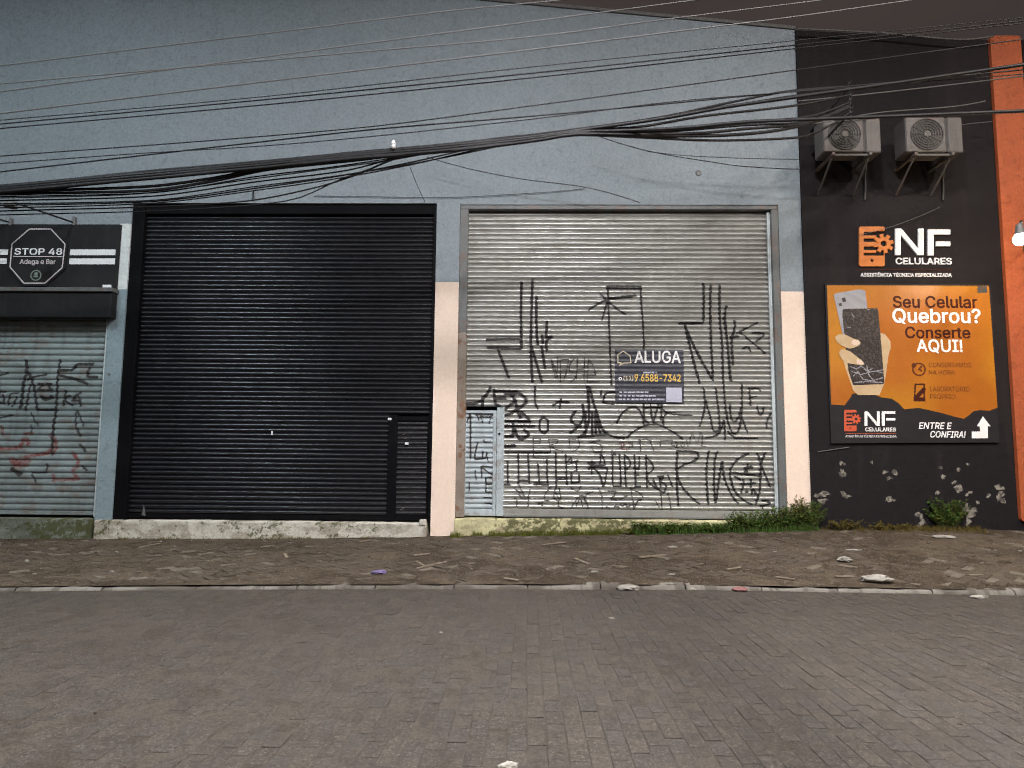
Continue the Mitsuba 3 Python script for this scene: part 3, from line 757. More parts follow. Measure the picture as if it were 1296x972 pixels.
DOOR = [(2.2, [(595.7,521),(595.5,540),(595.5,580)]), (2.0, [(596,521),(591,533.7)]), (1.8, [(601.3,519.8),(606,532)]), (1.8, [(602,525),(624.4,525)]), (1.8, [(607.8,526.3),(617,527.7),(624,526)]), (1.8, [(607.8,526.3),(611,535)]), (1.6, [(622,527),(618.9,535.6)]),
        (1.8, [(612.4,556.9),(612.4,559.6),(620.7,559.6)]), (2.2, [(604.8,560.4),(600.6,580.7),(614,580),(616,573)]), (2.0, [(611,571),(611,580)]), (2.0, [(616.7,579),(617.5,584)]), (2.0, [(609,590),(609.9,604.5)]), (1.8, [(609,590),(624,591)]), (1.8, [(610.7,592.6),(624,601.5)]), (2.0, [(615,604.5),(615,623)]), (1.8, [(615,604.5),(624,604)]), (1.8, [(615,623),(623,622.5)]), (1.8, [(615,613),(622,613)]), (1.8, [(593.8,611.3),(593.8,621.5)]), (1.8, [(601,596),(602.5,607)]), (1.6, [(612.5,630),(622,630)]), (1.6, [(614,636.5),(623,638)])]
poly = strokes_poly(DOOR, YD).intersection(sg.box(wgx0 + 0.032, dz0, pr0 - 0.058, dz1))
add(wd + "__graffiti", conform(poly, dz0, dp, YD + 0.024, 0.024), "tag_ink", label="black scrawls on the wicket door")

# --- left shop shutter
L3 = "roller_shutter_002"
tag(L3, "grey green roller shutter with black and red graffiti under the dark hood", "roller shutter")
YL = W + 0.1
lx0, lr = -9.6, X(127, 545)
lz0, lzt = Zc(60, 652), Zc(60, 395)
lp = curtain(L3, lx0, lr, lz0 + 0.06, lzt, 0.094, YL, 0.026, "slat_teal")
add(L3 + "__bottom_bar", box(lx0, lr, YL - 0.03, YL + 0.01, lz0, lz0 + 0.059, 0.006), "slat_teal")
add(L3 + "__guide_rail", box(lr - 0.035, lr + 0.015, YL - 0.08, YL - 0.035, lz0 - 0.02, lzt + 0.05, 0.004), "rail_pale")
add(L3 + "__guide_rail", box(lr + 0.015, bay_r + 0.0, W + 0.02, YL + 0.02, lz0 - 0.02, lzt, 0.003), "blue_paint")
hz0, hz1 = Zc(70, 404), Zc(70, 374)
hood = box(-9.8, X(148, 390), W - 0.16, W - 0.004, hz0, hz1 + 0.02, 0.006)
add(L3 + "__hood", hood, "sign_black", label="dark projecting hood over the shutter")
add(L3 + "__hood_cap", box(-9.8, X(151, 372), W - 0.2, W - 0.004, hz1 + 0.021, hz1 + 0.085, 0.006), "frame_grey")
TL = [(3.6, [(32.8,456.7),(33.9,470),(30,483.8),(28,504.6),(26,515)]), (3.0, [(34.4,469),(41.7,484.8),(44.8,500.4),(46.9,517)]), (2.4, [(34.9,480.6),(47,476),(58,474.4)]), (2.8, [(76,456.7),(72.9,481.7),(70.8,521.3),(67.7,539),(66,575)]), (2.6, [(46.9,518.6),(71.9,518.6)]), (3.2, [(74,468.6),(89.6,468.6),(99,461.4),(117.7,460.8)]), (3.2, [(77,475.4),(93.8,479.6),(110.4,485.8)]), (3.0, [(113,467),(110.4,475.4),(123,477.5)]),
      (2.2, [(49,485.8),(55.2,485.8),(48,493.6),(56,493.6)]), (2.2, [(59.4,485.8),(65.6,485.8),(61.5,489),(66.7,493.6),(59.4,493.6)]), (4.0, [(53,502.5),(58,505),(65.6,502.5)]), (2.6, [(83.3,495),(80,513)]), (2.4, [(89.6,501),(82,503.5),(91.7,513)]), (2.6, [(101,497.3),(91.7,506.7),(102,506.7)]), (2.4, [(99,499),(102,514)]), (2.2, [(0,496),(6,496)]), (2.4, [(4,500),(5.2,511),(0,509)]), (2.4, [(10.4,511.9),(13.5,499),(21.9,497.3)]), (2.2, [(20.8,502.5),(18.7,509),(15.6,514)]), (2.6, [(35.4,504.6),(32.3,519)]), (2.0, [(38.5,487),(35.4,502.5)]),
      (1.6, [(39.6,522.3),(41.7,527.5),(49,539)]), (1.8, [(96.9,520),(95.8,532.7),(101,552)]), (1.8, [(99,522),(106,539)]), (2.6, [(97,542),(101.5,551)]), (2.6, [(102,563),(108,571)]), (1.6, [(40,538),(40,548)]), (4.5, [(16,594),(25,600)]), (2.0, [(40,598),(59,597.5),(60,588)]), (1.8, [(41,601),(46,611)]), (2.2, [(0,475),(10,472)]), (2.0, [(0,529),(16,525)]), (2.4, [(104,590),(110,595)])]
poly = strokes_poly([(w * 1.25, q) for w, q in TL], YL - 0.02).intersection(sg.box(lx0, lz0 + 0.061, lr - 0.04, lzt))
add(L3 + "__graffiti_tag", conform(poly, lz0 + 0.06, lp, YL, 0.026), "tag_ink", label="black scrawled letters")
TR = [(5, [(0,568),(12,568),(25.4,566)]), (6, [(25.4,566),(33.4,555.4),(36,562)]), (8, [(15,582),(26,585),(34.8,583.5)]), (5, [(18,590),(34,588)]), (5, [(34,578),(40,576.8),(60.2,572.8),(69.6,560.8)]), (6, [(64,551),(71,562),(66,574)]), (5, [(92.3,574),(99,588.9),(92.3,595.6),(99,605)]), (4, [(70.9,607.6),(99,606.5)]), (5, [(68,602),(68,608)]), (4, [(2,540),(4,551)]), (4, [(32,549),(41,548)])]
poly = strokes_poly(TR, YL - 0.02).intersection(sg.box(lx0, lz0 + 0.061, lr - 0.04, lzt))
poly = poly.difference(shapely.transform(poly, lambda c: c + [0.9, 0.4]).buffer(0.003))
add(L3 + "__graffiti_tag", conform(poly, lz0 + 0.06, lp, YL, 0.026, 0.0016), "tag_red", label="faded red paint strokes")

# ------------------------------------------------------------------ left shop sign and its lamp
S = "shop_sign"
tag(S, "black shop sign with outlined octagon and white double stripes", "sign")
YS = W - 0.05
add(S + "__panel", slab(sg.Polygon([at(-260, 283, YS), at(152.5, 284, YS), at(146.5, 367, YS), at(-270, 366, YS)]), YS, 0.045), "sign_black")
for q in ([(89, 315.7), (146.5, 315.7), (146, 323), (88.5, 323)], [(88, 327), (146, 327), (145.5, 334.5), (87.5, 334.5)], [(-250, 315.5), (10.5, 315.7), (10, 322.8), (-250, 322.6)], [(-250, 326.8), (9, 327), (8.5, 334.2), (-250, 334)]):
    add(S + "__stripe", slab(quadpx(q, YS), YS - 0.004, 0.004), "sign_white")
oc = quadpx([(38.6, 290), (66.4, 290), (84.6, 309.5), (81, 339.6), (58.6, 359.7), (31.6, 359.7), (13.9, 338.8), (16.2, 309.5)], YS)
YO = YS - 0.03
add(S + "__octagon", slab(oc.buffer(0.03, join_style=2), YO, 0.029), "sign_black")
add(S + "__octagon_border", slab(oc.difference(oc.buffer(-0.017, join_style=2)), YO - 0.003, 0.003), "sign_pinkish")
text(S + "__lettering", "STOP 48", 18.5, 314, 79, 322.5, YO, 0.003, "sign_white", label="white lettering STOP 48")
add(S + "__divider", slab(quadpx([(17, 324), (81, 324.2), (80.8, 325.4), (17, 325.2)], YO), YO - 0.003, 0.003), "sign_pinkish")
text(S + "__lettering", "Adega e Bar", 25, 328, 70.5, 336, YO, 0.003, "sign_pinkish", label="small lettering Adega e Bar")
cx, cz = at(45.5, 348.5, YO)
ring = sg.Point(cx, cz).buffer(0.085, quad_segs=10)
em = ring.difference(sg.Point(cx, cz).buffer(0.068)).union(sg.box(cx - 0.035, cz - 0.03, cx + 0.035, cz - 0.005)).union(sg.Point(cx, cz + 0.025).buffer(0.028))
add(S + "__emblem", slab(em, YO - 0.003, 0.003), "sign_green", label="faint round emblem")
add(S + "__tag_plate", slab(quadpx([(130, 360.5), (141, 360.5), (140.7, 365.8), (129.8, 365.8)], YS), YS - 0.004, 0.004), "sign_white")

tag("sign_lamp", "small dark sign lamp on a long arm at the far left", "lamp")
YA = W - 0.06
a, b = at(96, 283), at(14, 255, W - 0.95)
c_, d_ = at(16, 283), at(-20, 273, W - 0.4)
add("sign_lamp__arm", tube([(a[0], W - 0.04, a[1]), (b[0], W - 0.95, b[1])], 0.013), "rubber", smooth=40)
add("sign_lamp__arm", tube([(c_[0], W - 0.04, c_[1]), (d_[0] - 0.6, W - 0.95, d_[1] + 0.12)], 0.013), "rubber", smooth=40)
add("sign_lamp__bracket", box(a[0] - 0.02, a[0] + 0.02, W - 0.07, W - 0.004, a[1] - 0.05, a[1] + 0.09, 0.005), "lamp_body")
add("sign_lamp__bracket", box(c_[0] - 0.02, c_[0] + 0.02, W - 0.07, W - 0.004, c_[1] - 0.05, c_[1] + 0.07, 0.005), "lamp_body")
h = trimesh.creation.revolve(np.array([(0, 0.07), (0.035, 0.065), (0.05, 0.03), (0.09, -0.05), (0.085, -0.055), (0.045, 0.02), (0, 0.03)]), sections=18)
h.apply_translation((b[0], W - 0.95, b[1] - 0.03))
add("sign_lamp__shade", h, "lamp_body", smooth=40)

# ------------------------------------------------------------------ rental sign on the grey shutter
K = "rental_sign"
tag(K, "dark navy rental banner with white and yellow lettering tied to the shutter", "sign")
YR = YG - 0.042
add(K + "__banner", slab(quadpx([(778.5, 442), (865, 443), (866, 510.5), (779, 509.5)], YR), YR, 0.008), "banner_navy")
text(K + "__lettering", "ALUGA", 803, 443.8, 861.5, 459.5, YR, 0.003, "print_white", label="bold white lettering ALUGA")
text(K + "__lettering", "(11)", 789, 475.5, 801.5, 482.5, YR, 0.003, "print_cream")
text(K + "__lettering", "9 6588-7342", 803, 473.5, 861.5, 483, YR, 0.003, "print_yellow", label="yellow telephone number")
hp = [at(x, y, YR) for x, y in ((782, 459), (782, 449), (788.5, 444.3), (797.5, 450.5), (798.3, 459), (789, 459.5), (784.5, 462.3), (786, 459))]
house = sg.LinearRing(hp).buffer(0.0085)
add(K + "__house_emblem", slab(house, YR - 0.003, 0.003), "print_cream", label="cream outlined house emblem")
add(K + "__code_panel", slab(quadpx([(843, 490.5), (863, 490.7), (863, 509), (843, 508.8)], YR), YR - 0.003, 0.003), "print_pale", label="blank pale square panel")
dotx, dotz = at(785, 479.3, YR)
add(K + "__round_mark", slab(sg.Point(dotx, dotz).buffer(0.026).difference(sg.Point(dotx, dotz).buffer(0.012)), YR - 0.003, 0.003), "print_white")
for (x0, x1, y) in ((814, 831, 471.5), (784, 821, 496.5), (784, 830, 501), (783, 841, 505.5)):
    add(K + "__small_print", slab(shapely.union_all([quadpx([(x, y - 1), (min(x + w, x1), y - 1), (min(x + w, x1), y + 0.9), (x, y + 0.9)], YR) for x, w in [(x0 + i * 5.3, rnd.choice((3.2, 4.2, 4.8))) for i in range(int((x1 - x0) / 5.3) + 1)] if x < x1 - 1]), YR - 0.003, 0.003), "print_pale")
for px, py in ((780, 443.5), (864, 444.5), (864.5, 509), (780.5, 508)):
    a, b = at(px, py, YR)
    add(K + "__tie", tube([(a, YR - 0.004, b), (a, YG + 0.005, b + 0.01)], 0.004, 5), "steel")

# ------------------------------------------------------------------ black building
B = "shop_building_001"
tag(B, "black painted shop building with peeling base on the right", "building")
WB = W - 0.04
e1 = X(1296 + 400, 300)
zt0 = at(1008, 38, WB)[1]
zt1 = at(1258, 47, WB)[1]
wallp = sg.Polygon([(ex, -0.3), (e1 + 10, -0.3), (e1 + 10, zt1 - 0.05), (X(1258, 47), zt1 - 0.05), (ex, zt0 + 0.0)])
add(B + "__wall", slab(wallp, WB, 0.3), "black_paint")
add(B + "__roof", box(ex + 0.01, e1 + 10, WB + 0.301, W + 9, 7.3, 7.5), "black_paint")
add(B + "__back_wall", box(ex + 0.01, e1 + 10, W + 9, W + 9.2, -0.3, 7.3), "black_paint")
for k, (px, py, r) in enumerate(((1104, 585, 2.6), (1121, 598, 3.2), (1133, 598, 4.2), (1125, 605, 2.6), (1066, 600, 4.5), (1065, 587, 3), (1041, 625, 5), (1040, 634, 5), (1067, 625, 4), (1124, 631, 4.5), (1193, 604, 2.6), (1213, 594, 2.6), (1214, 620, 6.5), (1225, 626, 3), (1191, 592, 2), (1264, 617, 5.2), (1266, 628, 6.5), (1251, 627, 2.4), (1220, 645, 6), (1229, 651, 6), (1212, 652, 5), (1186, 624, 3), (1164, 651, 4), (1198, 660, 4), (1168, 660, 5), (1233, 645, 4), (1226, 660, 4), (1208, 610, 2.4), (1225, 588, 2), (1180, 640, 2.4), (1238, 636, 2.2))):
    a, b = at(px, py, WB)
    blobs = []
    for q_ in range(4):
        n = 9
        an = np.sort(R.uniform(0, 2 * np.pi, n))
        f_ = 1.0 if q_ == 0 else R.uniform(0.3, 0.7)
        rr = r * 0.0118 * f_ * R.uniform(0.45, 1.1, n)
        oa, ob = (0, 0) if q_ == 0 else R.normal(0, r * 0.0085, 2)
        blobs.append(sg.Polygon(np.c_[a + oa + rr * np.cos(an) * 1.2, b + ob + rr * np.sin(an)]).buffer(0.002))
    u_ = shapely.union_all(blobs)
    u_ = max(getattr(u_, "geoms", [u_]), key=lambda g_: g_.area)
    add(B + "__bare_patch", slab(u_, WB - 0.003, 0.003), "bare_plaster")
a0, b0 = at(1034, 572, WB)
a1, b1 = at(1074, 566, WB)
add(B + "__loose_wire", tube([(a0, WB - 0.01, b0), (a1, WB - 0.02, b1)], 0.006), "cable_pale")

# wall lettering: relief letters and the emblem
M = "wall_logo"
tag(M, "raised white letters and orange device emblem above the orange poster", "sign")
YM = WB - 0.001


def npoly(x0, y0, x1, y1, Y, s):
    """The letter N in strokes of width s (fraction of its width)."""
    w, h_ = x1 - x0, y1 - y0
    return shapely.union_all([quadpx([(x0, y0), (x0 + s, y0), (x0 + s, y1), (x0, y1)], Y), quadpx([(x1 - s, y0), (x1, y0), (x1, y1), (x1 - s, y1)], Y),
                              quadpx([(x0, y0), (x0 + s * 1.1, y0), (x1, y1), (x1 - s * 1.1, y1)], Y)])


def fpoly(x0, y0, x1, y1, Y, s):
    ym = y0 + (y1 - y0) * 0.46
    return [quadpx([(x0, y0), (x1, y0), (x1, y0 + s * 0.85), (x0 + s, y0 + s * 0.85), (x0 + s, y1), (x0, y1)], Y), quadpx([(x0 + s * 1.4, ym), (x1, ym), (x1, ym + s * 0.8), (x0 + s * 1.4, ym + s * 0.8)], Y)]


def emblem(x0, y0, x1, y1, Y):
    """A rounded device with slots and a cogwheel at its side, inside the box."""
    w, h_ = x1 - x0, y1 - y0
    P = lambda u, v: at(x0 + u * w, y0 + v * h_, Y)
    r = lambda u0, v0, u1, v1: sg.Polygon([P(u0, v0), P(u1, v0), P(u1, v1), P(u0, v1)])
    s = at(x1, y0, Y)[0] - at(x0, y0, Y)[0]
    body = r(0.06, 0.05, 0.7, 0.95).buffer(0.05 * s)
    for v in (0.14, 0.3, 0.5):
        body = body.difference(r(0.14, v, 0.5, v + 0.09))
    body = body.difference(r(0.14, 0.66, 0.74, 0.73)).difference(r(0.5, 0.12, 0.8, 0.66))
    c = P(0.72, 0.43)
    gear = sg.Point(c).buffer(0.2 * s)
    for k in range(8):
        t = k * math.pi / 4 + 0.2
        gear = gear.union(sg.LineString([c, (c[0] + 0.29 * s * math.cos(t), c[1] + 0.29 * s * math.sin(t))]).buffer(0.055 * s, cap_style=2))
    gear = gear.difference(sg.Point(c).buffer(0.085 * s))
    dot = P(0.38, 0.85)
    return body.difference(sg.Point(dot).buffer(0.045 * s)).union(gear)


add(M + "__emblem", slab(emblem(1086, 287, 1129.5, 338, YM), YM - 0.03, 0.03), "acrylic_orange", label="glossy orange device and cogwheel emblem")
add(M + "__letter", slab(npoly(1132, 290, 1168, 323.5, YM, 7), YM - 0.03, 0.03), "acrylic_white", label="large white letter N")
for g in fpoly(1173, 291, 1201.5, 324, YM, 7.5):
    add(M + "__letter", slab(g, YM - 0.03, 0.03), "acrylic_white")
text(M + "__lettering", "CELULARES", 1133, 326.5, 1204, 335, YM, 0.018, "acrylic_white", label="white lettering CELULARES")
add(M + "__rule", slab(quadpx([(1088, 340.6), (1204, 341.2), (1204, 342.2), (1088, 341.6)], YM), YM - 0.006, 0.006), "print_maroon")
text(M + "__lettering", "ASSISTÊNCIA TÉCNICA ESPECIALIZADA", 1089, 344.5, 1204, 350.5, YM, 0.012, "acrylic_white", label="small white line of lettering")

# poster
P_ = "wall_poster"
tag(P_, "orange poster on the black wall showing a hand holding a dark phone", "poster")
YP = WB - 0.04
add(P_ + "__panel", slab(quadpx([(1044, 359), (1254, 360), (1265, 560), (1052, 561)], YP), YP, 0.039), "print_black")
Y1 = YP - 0.002
torn = [(1052, 512), (1069, 513), (1076, 503.5), (1079, 498), (1100, 497), (1116, 503), (1128.5, 504.5), (1137, 510), (1144.5, 518), (1155, 517), (1163, 516.3), (1178, 519.5), (1193, 523), (1207, 527), (1220, 530), (1227, 525), (1232, 520.5), (1240, 519), (1252, 520), (1262.5, 516)]
add(P_ + "__orange_field", slab(quadpx([(1046.4, 361), (1251.7, 361.8)] + torn[::-1], Y1), Y1, 0.002), "print_orange", label="orange field with torn lower edge")
Y2 = Y1 - 0.002


def pr(key, pts, Y, m, label=None, rnd_=0.0, sm=False):
    q = np.array([at(a, b, Y) for a, b in pts])
    if sm:
        q = spline(np.vstack([q, q[:1]]), 8 * len(q))
    g = sg.Polygon(q).buffer(0)
    if rnd_:
        g = g.buffer(-rnd_).buffer(rnd_)
    return add(P_ + "__" + key, slab(g, Y, 0.0018), m, label=label)


pr("palm", [(1114, 421), (1120, 423), (1127, 432), (1127.5, 440), (1124, 452), (1122, 470), (1119, 486), (1113, 500), (1086, 500), (1080, 494), (1075, 480), (1070, 466), (1066, 452)], Y2, "print_skin", "printed hand behind the phone", 0.004)
Y3 = Y2 - 0.002
pr("silver_phone", [(1055, 373), (1059, 371), (1088, 366), (1095, 368), (1098, 392), (1098, 430), (1068, 430)], Y3, "print_silver", "printed silver phone", 0.015)
Y4 = Y3 - 0.002
pr("dark_phone", [(1067, 391), (1111, 390), (1114, 420), (1119, 480), (1119, 486), (1080, 487.5), (1074, 470), (1066, 398)], Y4, "print_phone", "printed dark phone with cracked back", 0.03)
Y5 = Y4 - 0.002
pr("lens", [(1065.5, 377.5), (1070, 376.5), (1071, 381.5), (1067, 382.5)], Y4, "print_phone", None, 0.008)
pr("lens", [(1061.5, 384), (1065, 383.5), (1065.5, 387), (1062, 387.5)], Y4, "ac_dark", None, 0.006)
pr("finger", [(1057, 427), (1062, 423), (1069, 423.5), (1079, 428), (1088, 431.5), (1089, 434.5), (1084, 438.5), (1076, 441), (1067, 438), (1060, 433)], Y5, "print_skin", "printed upper finger", 0, True)
pr("finger", [(1062, 446), (1066, 442), (1074, 444), (1084, 451), (1092, 457.5), (1094, 461), (1091, 462), (1082, 461), (1072, 459), (1065, 454)], Y5, "print_skin", "printed lower finger", 0, True)
Y6 = Y5 - 0.002
pr("nail", [(1079, 430), (1087, 431.8), (1088.5, 434.5), (1083, 437), (1078, 435)], Y6, "print_nail", None, 0, True)
pr("nail", [(1085, 454.5), (1091.5, 458), (1093, 460.8), (1089, 461), (1084, 458.5)], Y6, "print_nail", None, 0, True)
cr = []
for pts in ([(1077, 464), (1084, 467), (1090, 463), (1098, 470), (1104, 466)], [(1078, 470), (1090, 474), (1100, 471), (1118, 468)], [(1080, 476), (1086, 470), (1092, 480), (1104, 482), (1117, 478)], [(1082, 484), (1096, 483), (1117, 484)], [(1097, 463), (1100, 475), (1108, 484)], [(1078, 397), (1081, 401)], [(1072, 414), (1076, 414.5)], [(1098, 391.5), (1100, 391.5)], [(1110, 470), (1118, 472)]):
    cr.append(sg.LineString([at(a, b, Y5) for a, b in pts]).buffer(0.0055))
add(P_ + "__crack_lines", slab(shapely.union_all(cr), Y5, 0.0018), "print_silver")
text(P_ + "__lettering", "Seu Celular", 1130, 374.5, 1237, 390, Y1, 0.002, "print_maroon", label="dark red lettering Seu Celular")
text(P_ + "__lettering", "Quebrou?", 1129.5, 390.5, 1241, 410.5, Y1, 0.004, "print_white", label="white lettering Quebrou?")
text(P_ + "__lettering", "Conserte", 1145.5, 413.5, 1228, 428.5, Y1, 0.002, "print_maroon", label="dark red lettering Conserte")
text(P_ + "__lettering", "AQUI!", 1160, 429.5, 1218, 447, Y1, 0.004, "print_white", label="white lettering AQUI!")
text(P_ + "__lettering", "CONSERTAMOS", 1175.5, 459, 1229, 465, Y1, 0.002, "print_brown", False)
text(P_ + "__lettering", "NA HORA", 1175.5, 468.5, 1208, 474, Y1, 0.002, "print_brown", False)
text(P_ + "__lettering", "LABORATÓRIO", 1177, 487.5, 1227, 495.5, Y1, 0.002, "print_brown", False)
text(P_ + "__lettering", "PRÓPRIO", 1177, 497.5, 1209, 505, Y1, 0.002, "print_brown", False)
c = at(1163, 467.5, Y1)
clock = sg.Point(c).buffer(0.1).difference(sg.Point(c).buffer(0.078)).union(sg.LineString([(c[0] + .04, c[1] + .045), c, (c[0] + .035, c[1] - 0.02)]).buffer(0.012)).union(sg.Point(c[0] - .07, c[1] + .06).buffer(.035))
add(P_ + "__clock_icon", slab(clock, Y1 - 0.002, 0.002), "print_brown", label="round clock icon")
r0 = quadpx([(1158, 486), (1170, 486), (1170, 507), (1157, 507)], Y1)
ph = r0.buffer(0.006).difference(r0.buffer(-0.015)).union(sg.LineString([at(1159, 504, Y1), at(1169, 493, Y1)]).buffer(0.03)).union(quadpx([(1157, 503), (1171, 503), (1171, 508), (1157, 508)], Y1))
add(P_ + "__phone_icon", slab(ph, Y1 - 0.002, 0.002), "print_maroon", label="phone and tool icon")
add(P_ + "__emblem", slab(emblem(1068, 518.5, 1089.5, 546, YP), YP - 0.002, 0.002), "print_red", label="small red device emblem")
add(P_ + "__letter", slab(npoly(1094, 520.5, 1113.5, 539, YP, 3.7), YP - 0.002, 0.002), "print_white")
for g in fpoly(1116, 520.5, 1133, 539, YP, 3.9):
    add(P_ + "__letter", slab(g, YP - 0.002, 0.002), "print_white")
text(P_ + "__lettering", "CELULARES", 1095, 541, 1134, 546, YP, 0.002, "print_white")
text(P_ + "__lettering", "ASSISTÊNCIA TÉCNICA ESPECIALIZADA", 1070, 550, 1134.5, 553.6, YP, 0.002, "print_white", False)
add(P_ + "__rule", slab(quadpx([(1070, 548), (1134, 548.2), (1134, 548.8), (1070, 548.6)], YP), YP - 0.002, 0.002), "print_red")
text(P_ + "__lettering", "ENTRE E", 1162.5, 534.5, 1203, 543, YP, 0.002, "print_white", True, 0.2, label="white slanted lettering ENTRE E")
text(P_ + "__lettering", "CONFIRA!", 1176.5, 545.5, 1221, 554, YP, 0.002, "print_white", True, 0.2, label="white slanted lettering CONFIRA!")
pr("arrow", [(1244, 526.8), (1253.8, 539.5), (1250.3, 539.5), (1250.5, 554.5), (1230, 554.7), (1230, 546), (1240.5, 546), (1240, 539.5), (1236.5, 539.5)], YP - 0.002, "print_white", "white arrow turning upward")

# orange pylon at the building's end
O = "orange_pylon"
tag(O, "tall orange painted pylon at the right end of the black wall", "pylon")
YO2 = WB - 0.07
ox0 = X(1272, 330)
ox0 = at(1271, 320, YO2)[0]
ozt, ozb = at(1272, 45, YO2)[1], at(1292, 660, YO2)[1]
bodyp = sg.box(ox0, ozb, ox0 + 0.46, ozt).buffer(-0.05).buffer(0.05)
add(O + "__panel", slab(bodyp, YO2, 0.069), "orange_paint")
add(O + "__foot", box(ox0 + 0.1, ox0 + 0.4, YO2 + 0.02, WB - 0.002, 0.2, ozb + 0.01), "frame_black")

a, b = at(138, 474)
hd = trimesh.creation.cylinder(0.022, 0.01, 14)
hd.apply_transform(trimesh.transformations.rotation_matrix(math.pi / 2, (1, 0, 0)))
hd.apply_translation((a, W - 0.006, b))
add("shop_building__pier_hole", hd, "lamp_body", label="small dark round cap on the blue pier")
pr("corner_label", [(1237, 362), (1249, 362), (1249.5, 370.5), (1237.5, 370.5)], Y1 - 0.002, "ac_case", "small pale label at the poster's upper right corner")

# air conditioners
for k, (dx, lab) in enumerate(((0, "left outdoor air conditioner unit on wall brackets"), (104, "right outdoor air conditioner unit on wall brackets near the orange pylon"))):
    A = "air_conditioner" + ("" if k == 0 else f"_{k:03d}")
    tag(A, lab, "air conditioner", "outdoor units on the black wall")
    YF = WB - 0.62
    x0, z1 = at(1041 + dx, 148, YF)
    x1, z0 = at(1116 + dx, 192, YF)
    yb = YF + 0.34
    xd = x0 + (x1 - x0) * 0.72
    add(A + "__case", box(x0, xd - 0.012, YF, yb, z0, z1, 0.015), "ac_case")
    add(A + "__side_case", box(xd + 0.012, x1, YF, yb, z0 - 0.01, z1, 0.015), "ac_case")
    add(A + "__seam", box(xd - 0.0119, xd + 0.0119, YF + 0.02, yb - 0.01, z0 + 0.01, z1 - 0.01), "ac_dark")
    cx_, cz_ = (x0 + xd) / 2 + 0.01, (z0 + z1) / 2
    rad = (z1 - z0) * 0.44
    disc = sg.Point(cx_, cz_).buffer(rad, quad_segs=16)
    add(A + "__fan_opening", slab(disc, YF - 0.003, 0.003), "ac_dark")
    g = [trimesh.creation.torus(rad * f_, 0.006, 40, 5) for f_ in (1.0, 0.84, 0.68, 0.52, 0.36, 0.2)]
    for t in g:
        t.apply_transform(trimesh.transformations.rotation_matrix(math.pi / 2, (1, 0, 0)))
        t.apply_translation((cx_, YF - 0.012, cz_))
    for i in range(12):
        a = i * math.pi / 6
        g.append(tube([(cx_ + 0.05 * math.cos(a), YF - 0.012, cz_ + 0.05 * math.sin(a)), (cx_ + rad * math.cos(a), YF - 0.012, cz_ + rad * math.sin(a))], 0.004, 4))
    hub = trimesh.creation.cylinder(0.045, 0.012, 18)
    hub.apply_transform(trimesh.transformations.rotation_matrix(math.pi / 2, (1, 0, 0)))
    hub.apply_translation((cx_, YF - 0.014, cz_))
    add(A + "__fan_grille", cat_(g + [hub]), "ac_case", smooth=40)
    for u in (0.16, 0.8):
        xx = x0 + (x1 - x0) * u
        add(A + "__bracket", box(xx - 0.022, xx + 0.022, YF - 0.02, WB - 0.002, z0 - 0.055, z0 - 0.0115, 0.004), "ac_case")
        add(A + "__brace", tube([(xx, YF + 0.06, z0 - 0.07), (xx, WB - 0.01, z0 - 0.42)], 0.016, 6), "ac_case")
    add(A + "__cross_bar", box(x0 + (x1 - x0) * 0.16 + 0.023, x0 + (x1 - x0) * 0.8 - 0.023, YF + 0.02, YF + 0.05, z0 - 0.05, z0 - 0.02, 0.003), "ac_case")
    add(A + "__hose", tube(spline([(x1 - 0.08, yb, z0 + 0.12), (x1 - 0.02, yb + 0.1, z0 + 0.05), (x1 + 0.02, WB - 0.03, z0 - 0.2), (x1 + 0.0, WB - 0.03, z0 - 0.5)], 14), 0.014, 6), "ac_dark", smooth=40)

# ------------------------------------------------------------------ lamps
FL = "wall_floodlight"
tag(FL, "lit warm lamp on an arm at the right edge before the orange pylon", "floodlight")
YQ = 9.7
fx, fz = at(1291, 303, YQ)
face = np.array([-0.86, -0.42, -0.3])
face /= np.linalg.norm(face)
ri = np.cross(face, [0, 0, 1.0])
ri /= np.linalg.norm(ri)
upv = np.cross(ri, face)
Mx = np.eye(4)
Mx[:3, 0], Mx[:3, 1], Mx[:3, 2], Mx[:3, 3] = ri, upv, face, (fx, YQ, fz)
bd = trimesh.creation.revolve(np.array([(0, 0.16), (0.04, 0.15), (0.055, 0.05), (0.06, 0.02), (0.05, 0.02), (0, 0.04)]), sections=20)
bd.apply_translation((fx, YQ, fz + 0.05))
add(FL + "__socket", bd, "lamp_body", smooth=40)
em = trimesh.creation.icosphere(2, 0.085)
em.apply_translation((fx, YQ, fz))
add(FL + "__bulb", em, "sign_white", emitter={"type": "area", "radiance": {"type": "rgb", "value": list(FLOOD)}})
add(FL + "__arm", tube([(fx, YQ, fz + 0.2), (fx + 0.1, YQ + 0.1, fz + 0.28), (fx + 0.9, WB - 0.005, fz + 0.2)], 0.018), "lamp_body", smooth=40)

